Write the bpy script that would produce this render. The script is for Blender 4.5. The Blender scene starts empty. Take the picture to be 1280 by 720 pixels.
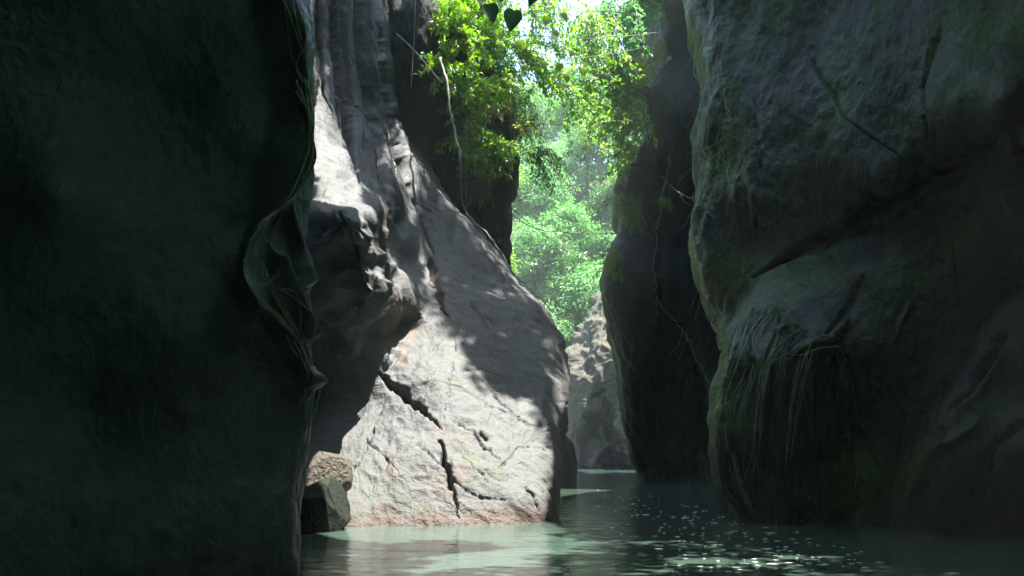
import bpy, math, random
import numpy as np
from mathutils import Vector, Matrix

# ------------------------------------------------------------------ camera, sky, sun, exposure
scene = bpy.context.scene
C = scene.collection
F_PX, CAM_H = 1100.0, 1.1
PITCH = math.atan(202 / F_PX)
SP, CP = math.sin(PITCH), math.cos(PITCH)

cam_data = bpy.data.cameras.new('camera')
cam = bpy.data.objects.new('camera', cam_data)
C.objects.link(cam)
cam.location = (0, 0, CAM_H)
cam.rotation_euler = (math.pi / 2 + PITCH, 0, 0)
cam_data.sensor_width = 36
cam_data.lens = 36 * F_PX / 1280
cam_data.clip_start = 0.05
cam_data.clip_end = 2000
scene.camera = cam

SUN = Vector((0.26, -0.04, 0.95)).normalized()
elev = math.asin(SUN.z)
azim = math.atan2(SUN.x, SUN.y)
world = bpy.data.worlds.new('World')
scene.world = world
world.use_nodes = True
wn = world.node_tree
sky = wn.nodes.new('ShaderNodeTexSky')
sky.sky_type = 'NISHITA'
sky.sun_disc = False
sky.sun_elevation = elev
sky.sun_rotation = azim
bg = wn.nodes['Background']
wn.links.new(sky.outputs[0], bg.inputs[0])
bg.inputs[1].default_value = 0.12

sun_data = bpy.data.lights.new('sun', 'SUN')
sun_data.energy = 5.0
sun_data.angle = math.radians(0.5)
sun_data.color = (1.0, 0.95, 0.88)
sun = bpy.data.objects.new('sun', sun_data)
C.objects.link(sun)
sun.rotation_euler = (-SUN).to_track_quat('-Z', 'Y').to_euler()

vs = scene.view_settings
vs.view_transform = 'Standard'
vs.look = 'None'
vs.exposure = 2.5
vs.gamma = 1
vs.use_curve_mapping = False
scene.cycles.use_denoising = True
scene.cycles.max_bounces = 8
scene.cycles.diffuse_bounces = 3
scene.cycles.glossy_bounces = 3
scene.cycles.transmission_bounces = 6
scene.cycles.caustics_reflective = False
scene.cycles.caustics_refractive = False
scene.cycles.sample_clamp_indirect = 6

# ------------------------------------------------------------------ helpers
def px2w(px, py, Y):
    """world point on the ray of an image position, at ground distance Y (arrays allowed)"""
    a = (np.asarray(px, float) - 640) / F_PX
    b = (360 - np.asarray(py, float)) / F_PX
    dy = CP - b * SP
    k = np.asarray(Y, float) / dy
    return np.stack(np.broadcast_arrays(a * k, dy * k, CAM_H + (SP + b * CP) * k), -1)

def W(px, py, Y):
    return Vector(px2w(px, py, Y).tolist())

def w2px(P):
    P = np.asarray(P, float)
    dz = P[..., 2] - CAM_H
    fwd = P[..., 1] * CP + dz * SP
    up = -P[..., 1] * SP + dz * CP
    fwd = np.maximum(fwd, 0.05)
    return 640 + F_PX * P[..., 0] / fwd, 360 - F_PX * up / fwd

_rs = np.random.RandomState(7)
_perm = _rs.permutation(256)
_perm = np.concatenate([_perm, _perm, _perm])
_g = _rs.normal(size=(256, 3))
_g /= np.linalg.norm(_g, axis=1)[:, None]

def perlin(P):
    P = np.asarray(P, float)
    i = np.floor(P).astype(int)
    f = P - i
    u = f * f * f * (f * (f * 6 - 15) + 10)
    i &= 255
    out = 0
    for dx in (0, 1):
        for dy in (0, 1):
            for dz in (0, 1):
                h = _perm[_perm[_perm[(i[..., 0] + dx) & 255] + ((i[..., 1] + dy) & 255)] + ((i[..., 2] + dz) & 255)]
                g = _g[h]
                d = (f[..., 0] - dx) * g[..., 0] + (f[..., 1] - dy) * g[..., 1] + (f[..., 2] - dz) * g[..., 2]
                w = (u[..., 0] if dx else 1 - u[..., 0]) * (u[..., 1] if dy else 1 - u[..., 1]) * (u[..., 2] if dz else 1 - u[..., 2])
                out = out + d * w
    return out

def fbm(P, octaves=4, gain=0.5):
    s, a = 0, 1.0
    for k in range(octaves):
        s = s + a * perlin(P * 2 ** k + 17.3 * k)
        a *= gain
    return s

def ridged(P, octaves=4, gain=0.5):
    s, a = 0, 1.0
    for k in range(octaves):
        s = s + a * (1 - 2 * np.abs(perlin(P * 2 ** k + 9.1 * k)))
        a *= gain
    return s

def mesh_object(name, verts, faces, mat, parent=None, smooth=True, uvs=None):
    me = bpy.data.meshes.new(name)
    verts = np.asarray(verts, np.float32)
    if isinstance(faces, np.ndarray):
        n, k = faces.shape
        me.vertices.add(len(verts))
        me.vertices.foreach_set('co', verts.ravel())
        me.loops.add(n * k)
        me.loops.foreach_set('vertex_index', faces.astype(np.int32).ravel())
        me.polygons.add(n)
        me.polygons.foreach_set('loop_start', np.arange(0, n * k, k, dtype=np.int32))
        me.polygons.foreach_set('loop_total', np.full(n, k, np.int32))
        me.update(calc_edges=True)
        me.validate()
    else:
        me.from_pydata(verts.tolist(), [], faces)
    if smooth:
        me.polygons.foreach_set('use_smooth', np.ones(len(me.polygons), bool))
    me.materials.append(mat)
    o = bpy.data.objects.new(name, me)
    C.objects.link(o)
    o.parent = parent
    return o

def tag(o, label=None, cat=None, group=None, kind=None):
    if label: o['label'] = label
    if cat: o['category'] = cat
    if group: o['group'] = group
    if kind: o['kind'] = kind
    return o

def empty(name, loc, label, cat, group=None):
    o = bpy.data.objects.new(name, None)
    o.empty_display_size = 0.2
    C.objects.link(o)
    o.location = loc
    return tag(o, label, cat, group)

def grid_faces(nv, nu):
    i = np.arange((nv - 1) * (nu - 1))
    r, c = i // (nu - 1), i % (nu - 1)
    a = r * nu + c
    return np.stack([a, a + nu, a + nu + 1, a + 1], 1)

# ------------------------------------------------------------------ materials
def new_mat(name):
    m = bpy.data.materials.new(name)
    m.use_nodes = True
    nt = m.node_tree
    for n in list(nt.nodes): nt.nodes.remove(n)
    out = nt.nodes.new('ShaderNodeOutputMaterial')
    def N(t, **kw):
        n = nt.nodes.new('ShaderNode' + t)
        for k, v in kw.items():
            if hasattr(n, k): setattr(n, k, v)
            else: n.inputs[k.replace('_', ' ')].default_value = v
        return n
    def L(a, b): nt.links.new(a, b)
    return m, N, L, out

def ramp(N, L, fac, stops):
    r = N('ValToRGB')
    e = r.color_ramp.elements
    while len(e) < len(stops): e.new(0.5)
    for el, (p, c) in zip(e, stops):
        el.position = p
        el.color = (*c, 1) if len(c) == 3 else c
    L(fac, r.inputs[0])
    return r.outputs[0]

def mixc(N, L, fac, a, b, mode='MIX'):
    m = N('Mix', data_type='RGBA', blend_type=mode)
    for v, s in ((fac, m.inputs[0]), (a, m.inputs[6]), (b, m.inputs[7])):
        if isinstance(v, (int, float)): s.default_value = v
        elif isinstance(v, tuple): s.default_value = (*v, 1)
        else: L(v, s)
    return m.outputs[2]

def rock_material(name, dark, light, stain=(), moss=None, rough=(0.35, 0.7), bump=0.5, scale=1.0, stretch=(1, 1, 0.35), spec=0.5, dist=0.06, shade_streaks=None, tide=(0.02, 0.022, 0.017)):
    m, N, L, out = new_mat(name)
    co = N('TexCoord').outputs['Object']
    mp = N('Mapping'); L(co, mp.inputs[0]); mp.inputs[3].default_value = tuple(s * scale for s in stretch)
    def noise(vec, sc, det=6, ro=0.6, dis=0.0):
        n = N('TexNoise'); L(vec, n.inputs['Vector'])
        n.inputs['Scale'].default_value = sc; n.inputs['Detail'].default_value = det
        n.inputs['Roughness'].default_value = ro; n.inputs['Distortion'].default_value = dis
        return n.outputs[0]
    n1 = noise(mp.outputs[0], 1.1, 8, 0.65, 0.6)
    col = ramp(N, L, n1, [(0.32, dark), (0.66, light)])
    n2 = noise(co, 9 * scale, 6, 0.7)
    col = mixc(N, L, ramp(N, L, n2, [(0.35, (0.0,) * 3), (0.62, (1.0,) * 3)]), col, mixc(N, L, 0.35, col, tuple(0.5 * c for c in dark)))
    for k, (c, sc, lo, hi) in enumerate(stain):
        ns = noise(mp.outputs[0], sc, 5, 0.6, 1.0 + k)
        col = mixc(N, L, ramp(N, L, ns, [(lo, (0.0,) * 3), (hi, (1.0,) * 3)]), col, c)
    if moss:
        c, lo, hi, zlo, zhi = moss
        sx = N('SeparateXYZ'); L(N('NewGeometry').outputs['Normal'], sx.inputs[0])
        up = N('MapRange'); L(sx.outputs[2], up.inputs[0]); up.inputs[1].default_value = zlo; up.inputs[2].default_value = zhi
        nm = noise(co, 0.8 * scale, 7, 0.7)
        fr = ramp(N, L, nm, [(lo, (0.0,) * 3), (hi, (1.0,) * 3)])
        mu = N('Math', operation='MULTIPLY'); L(fr, mu.inputs[0]); L(up.outputs[0], mu.inputs[1])
        col = mixc(N, L, mu.outputs[0], col, c)
    if shade_streaks:  # dark vertical streaks, denser with height, put shade into the colour
        c, zlo, zhi, lo, hi = shade_streaks
        sz = N('SeparateXYZ'); L(co, sz.inputs[0])
        ma = N('Mapping'); L(co, ma.inputs[0]); ma.inputs[3].default_value = (1.6, 0.5, 0.14)
        na = noise(ma.outputs[0], 1.3, 7, 0.62, 0.3)
        zz = N('MapRange'); L(sz.outputs[2], zz.inputs[0]); zz.inputs[1].default_value = zlo; zz.inputs[2].default_value = zhi; zz.inputs[3].default_value = -0.25; zz.inputs[4].default_value = 0.12
        ad = N('Math', operation='ADD'); L(na, ad.inputs[0]); L(zz.outputs[0], ad.inputs[1])
        col = mixc(N, L, ramp(N, L, ad.outputs[0], [(lo, (0.0,) * 3), (hi, (1.0,) * 3)]), col, c)
    sz2 = N('SeparateXYZ'); L(co, sz2.inputs[0])
    nt_ = N('Math', operation='MULTIPLY_ADD'); L(noise(co, 2.2, 5, 0.6), nt_.inputs[0]); nt_.inputs[1].default_value = -0.9; L(sz2.outputs[2], nt_.inputs[2])
    wet = N('MapRange'); L(nt_.outputs[0], wet.inputs[0]); wet.inputs[1].default_value = -0.34; wet.inputs[2].default_value = -0.12; wet.inputs[3].default_value = 1; wet.inputs[4].default_value = 0
    col = mixc(N, L, wet.outputs[0], col, tide)
    p = N('BsdfPrincipled')
    L(col, p.inputs['Base Color'])
    rr = N('MapRange'); L(n1, rr.inputs[0]); rr.inputs[1].default_value = 0.35; rr.inputs[2].default_value = 0.65
    rr.inputs[3].default_value = rough[0]; rr.inputs[4].default_value = rough[1]
    L(rr.outputs[0], p.inputs['Roughness'])
    p.inputs['Specular IOR Level'].default_value = spec
    hb = N('Math', operation='MULTIPLY_ADD'); L(noise(mp.outputs[0], 7, 9, 0.68, 0.4), hb.inputs[0]); hb.inputs[1].default_value = 1.0
    L(noise(co, 34 * scale, 4, 0.6), hb.inputs[2])
    b = N('Bump'); b.inputs['Strength'].default_value = bump; b.inputs['Distance'].default_value = dist
    L(hb.outputs[0], b.inputs['Height']); L(b.outputs[0], p.inputs['Normal'])
    L(p.outputs[0], out.inputs[0])
    return m

def leaf_material(name, cols, trans=0.5, rough=0.45, gloss=0.06):
    m, N, L, out = new_mat(name)
    rnd = N('NewGeometry').outputs['Random Per Island']
    k = len(cols)
    c = ramp(N, L, rnd, [(i / max(1, k - 1), cc) for i, cc in enumerate(cols)])
    d = N('BsdfDiffuse'); L(c, d.inputs[0])
    hs = N('HueSaturation'); hs.inputs['Saturation'].default_value = 1.15; hs.inputs['Value'].default_value = 1.8; L(c, hs.inputs['Color'])
    t = N('BsdfTranslucent'); L(hs.outputs[0], t.inputs[0])
    mx = N('MixShader'); mx.inputs[0].default_value = trans; L(d.outputs[0], mx.inputs[1]); L(t.outputs[0], mx.inputs[2])
    g = N('BsdfGlossy'); g.inputs[1].default_value = rough; g.inputs[0].default_value = (1, 1, 1, 1)
    mg = N('MixShader'); mg.inputs[0].default_value = gloss; L(mx.outputs[0], mg.inputs[1]); L(g.outputs[0], mg.inputs[2])
    L(mg.outputs[0], out.inputs[0])
    return m

def bark_material(name, a, b, rough=0.8):
    m, N, L, out = new_mat(name)
    n = N('TexNoise'); L(N('TexCoord').outputs['Object'], n.inputs['Vector']); n.inputs['Scale'].default_value = 6; n.inputs['Detail'].default_value = 6
    p = N('BsdfPrincipled'); L(ramp(N, L, n.outputs[0], [(0.35, a), (0.65, b)]), p.inputs['Base Color']); p.inputs['Roughness'].default_value = rough
    bu = N('Bump'); bu.inputs['Strength'].default_value = 0.6; bu.inputs['Distance'].default_value = 0.02; L(n.outputs[0], bu.inputs['Height']); L(bu.outputs[0], p.inputs['Normal'])
    L(p.outputs[0], out.inputs[0])
    return m

M_NEAR = rock_material('dark_wet_rock', (0.060, 0.092, 0.100), (0.105, 0.150, 0.158), rough=(0.4, 0.65), bump=0.3, spec=0.3, scale=0.6, stretch=(1, 1, 0.6),
                       moss=((0.03, 0.055, 0.022), 0.5, 0.72, -0.3, 0.7), stain=[((0.06, 0.065, 0.055), 1.6, 0.58, 0.75)])
M_SUN = rock_material('pale_sunlit_rock', (0.046, 0.050, 0.050), (0.118, 0.123, 0.120), rough=(0.4, 0.8), bump=0.5, scale=0.9, stretch=(1, 0.6, 0.6),
                      stain=[((0.13, 0.085, 0.06), 0.9, 0.58, 0.78), ((0.04, 0.043, 0.041), 1.7, 0.58, 0.70), ((0.15, 0.15, 0.09), 0.7, 0.62, 0.78)],
                      moss=((0.06, 0.085, 0.035), 0.55, 0.75, 0.2, 0.9), tide=(0.06, 0.038, 0.026), shade_streaks=((0.022, 0.026, 0.025), 3.6, 8.0, 0.45, 0.53))  # dark streaks painted to deepen the shade high on the buttress
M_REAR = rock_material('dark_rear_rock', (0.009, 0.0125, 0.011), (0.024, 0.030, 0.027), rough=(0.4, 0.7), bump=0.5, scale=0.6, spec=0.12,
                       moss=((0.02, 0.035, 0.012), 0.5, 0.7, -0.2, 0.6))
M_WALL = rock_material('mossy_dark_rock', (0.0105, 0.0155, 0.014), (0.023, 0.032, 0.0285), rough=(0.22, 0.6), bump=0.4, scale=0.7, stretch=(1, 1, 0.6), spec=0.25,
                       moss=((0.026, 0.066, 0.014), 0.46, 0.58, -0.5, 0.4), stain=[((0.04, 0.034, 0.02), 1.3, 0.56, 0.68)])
M_FAR = rock_material('far_pale_rock', (0.05, 0.043, 0.03), (0.15, 0.13, 0.095), rough=(0.5, 0.85), bump=0.8, scale=0.5, dist=0.15,
                      stain=[((0.10, 0.085, 0.055), 0.8, 0.5, 0.7)], moss=((0.06, 0.10, 0.035), 0.45, 0.65, 0.2, 0.9))
M_LEAF_FRESH = leaf_material('fresh_green_leaf', [(0.08, 0.24, 0.015), (0.15, 0.33, 0.02), (0.23, 0.38, 0.025), (0.06, 0.19, 0.012), (0.31, 0.40, 0.035)])
M_LEAF_YELLOW = leaf_material('yellow_leaf', [(0.26, 0.24, 0.03), (0.32, 0.22, 0.03), (0.16, 0.22, 0.03), (0.24, 0.27, 0.05)])
M_LEAF_DEEP = leaf_material('deep_green_leaf', [(0.04, 0.12, 0.02), (0.055, 0.15, 0.03), (0.075, 0.18, 0.035), (0.035, 0.10, 0.02)], trans=0.4)
M_LEAF_FAR = leaf_material('forest_leaf', [(0.07, 0.20, 0.05), (0.11, 0.27, 0.08), (0.16, 0.32, 0.09), (0.05, 0.15, 0.05), (0.20, 0.36, 0.11)], gloss=0.03, rough=0.5)
M_LEAF_PALE = leaf_material('pale_forest_leaf', [(0.11, 0.27, 0.10), (0.17, 0.33, 0.13), (0.09, 0.23, 0.08), (0.22, 0.34, 0.13)], gloss=0.03, rough=0.5)
M_FERN = leaf_material('fern_leaf', [(0.08, 0.21, 0.025), (0.13, 0.25, 0.03), (0.18, 0.24, 0.07), (0.07, 0.17, 0.02)])
M_DRY = leaf_material('dry_straw_leaf', [(0.24, 0.22, 0.10), (0.30, 0.27, 0.14), (0.17, 0.19, 0.07)], trans=0.4)
M_BARK = bark_material('brown_bark', (0.06, 0.05, 0.04), (0.16, 0.14, 0.11))
M_ROOT = bark_material('pale_root_bark', (0.11, 0.105, 0.085), (0.30, 0.285, 0.24))
M_TWIG = bark_material('grey_twig', (0.10, 0.10, 0.08), (0.22, 0.22, 0.18))

# ------------------------------------------------------------------ rock builder
def curve(tab):
    tab = sorted(tab)
    ys, xs = np.array([t[0] for t in tab], float), np.array([t[1] for t in tab], float)
    return lambda y: np.interp(y, ys, xs)

def rbf(points, c=22.0):
    pts = np.array(points, float)
    q, v = pts[:, :2], pts[:, 2]
    def ph(a, b): return np.sqrt(((a[:, None] - b[None]) ** 2).sum(-1) + c * c)
    n = len(q)
    A = np.zeros((n + 3, n + 3))
    A[:n, :n] = ph(q, q)
    A[:n, n:] = np.c_[np.ones(n), q / 100]
    A[n:, :n] = A[:n, n:].T
    w = np.linalg.solve(A, np.r_[v, 0, 0, 0])
    lo, hi = v.min() * 0.8, v.max() * 1.25
    def f(x, y):
        x, y = np.broadcast_arrays(np.asarray(x, float), np.asarray(y, float))
        s = x.shape
        p = np.c_[x.ravel(), y.ravel()]
        r = np.concatenate([ph(ch, q) @ w[:n] for ch in np.array_split(p, max(1, len(p) // 20000))])
        r = r + w[n] + p @ w[n + 1:] / 100
        return np.clip(r, lo, hi).reshape(s)
    return f

def seg_dist(X, Y, poly):
    """distance to a polyline and the position 0-1 along it"""
    best = np.full(X.shape, 1e9); at = np.zeros(X.shape)
    m = len(poly) - 1
    for k in range(m):
        (x0, y0), (x1, y1) = poly[k][:2], poly[k + 1][:2]
        dx, dy = x1 - x0, y1 - y0
        t = np.clip(((X - x0) * dx + (Y - y0) * dy) / (dx * dx + dy * dy + 1e-9), 0, 1)
        d = np.hypot(X - x0 - t * dx, Y - y0 - t * dy)
        b = d < best
        best = np.where(b, d, best); at = np.where(b, (k + t) / m, at)
    return best, at

SURF = {}
def rock(name, Lc, Rc, depth, pyr, nu, nv, mat, label, cat='cliff', edgeL=0.5, edgeR=0.5, ew=40, wrapL=((0, 3), (0, 8)), wrapR=((0, 3), (0, 8)),
         top=((0.5, 2.0), (1.0, 6.0)), amp=0.12, freq=0.8, fine=0.025, dirn=(1, 1, 0.4), flute=0.0, flute_f=3.0, facet=0.0, cracks=(), seed=0, jag=4.0, group=None, grain=None, gk=0.3, ubias=1.0, gain=0.5, wob=(4.5, 16), rc=22.0, crease=None):
    L, R = curve(Lc), curve(Rc)
    D = rbf(depth, rc)
    tops = np.linspace(pyr[0], -10, max(2, int(nv * .12)))[:-1] if pyr[0] < -30 else np.zeros(0)
    bots = np.linspace(722, pyr[1], 8)[1:] if pyr[1] > 740 else np.zeros(0)
    mid0, mid1 = (-10 if len(tops) else pyr[0]), (722 if len(bots) else pyr[1])
    py = np.concatenate([tops, np.linspace(mid0, mid1, nv - len(tops) - len(bots)), bots])   # top to bottom
    u = 1 - (1 - np.linspace(0, 1, nu)) ** ubias
    lx, rx = L(py), R(py)
    jn = np.stack([py / 23.0, np.full(nv, seed + .5), np.zeros(nv)], -1)
    lx = lx + jag * fbm(jn, 4); rx = rx + jag * fbm(jn + 31.7, 4)
    PX = lx[:, None] + (rx - lx)[:, None] * u[None]
    PY = np.repeat(py[:, None], nu, 1)
    DEP = D(PX, PY)
    tl = np.clip(1 - (PX - lx[:, None]) / ew, 0, 1); tr = np.clip(1 - (rx[:, None] - PX) / ew, 0, 1)
    DEP = DEP + edgeL * (1 - np.sqrt(1 - tl ** 2 * .999)) + edgeR * (1 - np.sqrt(1 - tr ** 2 * .999))
    P = px2w(PX, PY, DEP)
    front = P
    # sides running back from both outlines, top running back
    def side(edge, wrap):
        cols, prev = [], edge
        for (dx, dy) in wrap:
            tgt = edge + np.array([dx, dy, 0.0])
            n = max(3, int(np.hypot(*(np.array([dx, dy]))) / 0.35 / max(1, len(wrap)))); n = min(n, 14)
            for k in range(1, n + 1): cols.append(prev + (tgt - prev) * k / n)
            prev = tgt
        return np.stack(cols, 1)
    sl = side(P[:, 0], wrapL)[:, ::-1]; sr = side(P[:, -1], wrapR)
    P = np.concatenate([sl, P, sr], 1)
    i0 = sl.shape[1]; i1 = i0 + nu
    rows, prev = [], P[0]
    for (dz, dy) in top:
        tgt = P[0] + np.array([0, dy, dz])
        for k in range(1, 7): rows.append(prev + (tgt - prev) * k / 6)
        prev = tgt
    tp = np.stack(rows[::-1], 0)
    P = np.concatenate([tp, P], 0)
    j0 = tp.shape[0]
    du = np.gradient(P, axis=1); dv = np.gradient(P, axis=0)
    Nn = np.cross(dv, du)
    Nn /= np.linalg.norm(Nn, axis=2, keepdims=True) + 1e-9
    # make normals face the camera on the front
    cd = np.array([0, 0, CAM_H]) - P[j0 + nv // 2, i0 + nu // 2]
    if (Nn[j0 + nv // 2, i0 + nu // 2] * cd).sum() < 0: Nn = -Nn; flip = True
    else: flip = False
    Q = P * np.array(dirn) + seed * 11.3
    if grain is not None:
        gv = np.array(grain, float); gv /= np.linalg.norm(gv)
        Q = P - (1 - gk) * (P @ gv)[..., None] * gv + 0.25 * fbm(P * .6, 2)[..., None] + seed * 11.3
    disp = amp * fbm(Q * freq, 5, gain)
    if fine: disp = disp + fine * ridged(Q * freq * 4.3, 4, 0.55)
    if flute:
        W2 = np.stack([P[..., 0] * 1.0, P[..., 1] * 1.0, P[..., 2] * 0.16], -1) + 0.35 * fbm(P * 0.7, 3)[..., None]
        disp = disp + flute * ridged(W2 * flute_f + seed, 3, 0.5)
    if crease is not None:
        ca, cf, (x0, y0, x1, y1) = crease
        mk = np.zeros(P.shape[:2]); sm = lambda v: v * v * (3 - 2 * v)
        mk[j0:, i0:i1] = sm(np.clip((PX - x0) / 20, 0, 1)) * sm(np.clip((x1 - PX) / 20, 0, 1)) * sm(np.clip((PY - y0) / 25, 0, 1)) * sm(np.clip((y1 - PY) / 25, 0, 1))
        disp = disp - mk * ca * (np.abs(perlin(P * cf + 2.2)) * 1.6 + .7 * np.abs(perlin(P * cf * 2.1 + 7)))
    if facet:
        f = fbm(Q * freq * 1.7 + 40, 3)
        disp = disp + facet * (np.floor(f * 5) / 5 + 0.25 * f)
    for ck in cracks:
        poly, w, dep = ck[:3]
        wa, ws = ck[3] if len(ck) > 3 else wob
        xs_, ys_ = [q[0] for q in poly], [q[1] for q in poly]
        mg = 4 * w + 3 * wa
        near = (PX > min(xs_) - mg) & (PX < max(xs_) + mg) & (PY > min(ys_) - mg) & (PY < max(ys_) + mg)
        if not near.any(): continue
        X_, Y_ = PX[near], PY[near]
        wo = wa * fbm(np.stack([X_ / ws, Y_ / ws, X_ * 0 + seed + w], -1), 4, .65)
        wo2 = wa * fbm(np.stack([Y_ / ws + 9, X_ / ws, X_ * 0 + seed], -1), 4, .65)
        d, t = seg_dist(X_ + wo, Y_ + wo2, poly)
        taper = np.clip(np.minimum((t + .06) * 5, (1.03 - t) * 2.2), .12, 1)
        vary = np.clip(.75 + .9 * fbm(np.stack([X_ / 11, Y_ / 11, X_ * 0 + 3.3], -1), 3), .25, 1.5) if ws < 30 else 1
        prof = np.exp(-np.abs(d / (w * (taper * vary if dep > 0 else 1))) ** (2.6 if dep > 0 and ws < 30 else 2)) * np.clip(np.minimum(t, 1 - t) * 12 + .25, 0, 1)
        disp[j0:, i0:i1][near] -= dep * prof
    P = P + Nn * disp[..., None]
    # side columns that sit under water keep going down: last row pushed below the river bed
    P[-1, :, 2] = np.minimum(P[-1, :, 2], -0.8)
    nV, nU = P.shape[:2]
    fc = grid_faces(nV, nU)
    q = fc[(j0 + nv // 2) * (nU - 1) + i0 + nu // 2]
    pv = P.reshape(-1, 3)[q]
    if np.dot(np.cross(pv[1] - pv[0], pv[3] - pv[0]), np.array([0, 0, CAM_H]) - pv[0]) < 0: fc = fc[:, ::-1]
    o = mesh_object(name, P.reshape(-1, 3), fc, mat)
    tag(o, label, cat, group)
    SURF[label] = (P[j0:, i0:i1], PX, PY)
    return o

# ------------------------------------------------------------------ the gorge
near_cliff = rock('cliff',
    [(-900, -80), (900, -80)],
    [(-900, 800), (-600, 640), (-300, 470), (-120, 405), (0, 388), (100, 390), (200, 386), (300, 384), (400, 390), (470, 391), (540, 388), (590, 378), (640, 370), (717, 365), (800, 362), (900, 360)],
    [(-80, -900, 5.2), (300, -900, 4.6), (800, -900, 4.6), (300, -700, 4.7), (620, -600, 5.6), (-80, -300, 5.2), (200, -300, 5.9), (470, -300, 6.9),
     (-80, 0, 5.4), (150, 0, 6.0), (290, 0, 6.5), (340, 20, 6.7), (370, 50, 7.0), (388, 0, 7.3),
     (-80, 200, 5.6), (80, 250, 5.6), (200, 120, 6.4), (150, 200, 6.2), (290, 200, 6.6), (340, 190, 6.75), (365, 200, 7.1), (386, 200, 7.3),
     (-80, 400, 5.5), (150, 400, 6.1), (220, 420, 6.2), (270, 350, 6.5), (312, 340, 6.6), (350, 345, 6.65), (384, 330, 7.0), (330, 300, 6.85), (365, 270, 7.1),
     (310, 390, 6.55), (350, 410, 6.7), (388, 450, 6.95), (350, 470, 6.8), (300, 500, 6.5), (388, 560, 7.0), (120, 520, 6.2),
     (-80, 700, 5.3), (150, 700, 5.9), (290, 650, 6.4), (366, 717, 6.85), (360, 900, 6.9), (0, 900, 5.4)],
    (-900, 900), 560, 560, M_NEAR, 'huge near black rock wall closest to the camera, pale glint strands down its edge',
    edgeR=0.35, ew=14, wrapL=((0.3, -5), (7.5, -11)), wrapR=((-0.9, 1.5), (-2.2, 3.2), (-4.5, 4)), top=((0.4, 2.0), (0.9, 5.5)), amp=0.11, freq=0.8, fine=0.014, facet=.02, dirn=(1, 1, 0.8), gain=0.5, wob=(2.5, 70), seed=1, jag=2.0, ubias=1.7,  # unseen wrapL and top bent over and behind the camera to block light
    cracks=[([(318, -160), (334, 20), (350, 90), (351, 150), (338, 215), (322, 280), (313, 350), (316, 400)], 11, -0.30),
            ([(326, -100), (340, 40), (352, 105), (348, 165), (332, 235), (320, 300)], 1.8, -0.03), ([(345, 130), (342, 200), (326, 280)], 1.6, -0.03), ([(354, 120), (353, 190), (340, 260), (330, 300)], 1.6, -0.035),
            ([(346, 235), (360, 275), (372, 320), (384, 360)], 5, -0.14), ([(350, 230), (366, 275), (378, 320)], 1.6, -0.03),
            ([(312, 362), (335, 394), (362, 430), (384, 490)], 8, -0.22), ([(316, 384), (340, 412), (366, 450), (383, 500)], 1.8, -0.03), ([(320, 358), (345, 385), (372, 425), (386, 470)], 1.8, -0.03),
            ([(330, 318), (352, 340), (374, 385), (386, 425)], 5, -0.14), ([(318, 372), (338, 352), (352, 338)], 5, -0.06),
            ([(335, 375), (350, 388), (362, 402)], 6, 0.08)])

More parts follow.
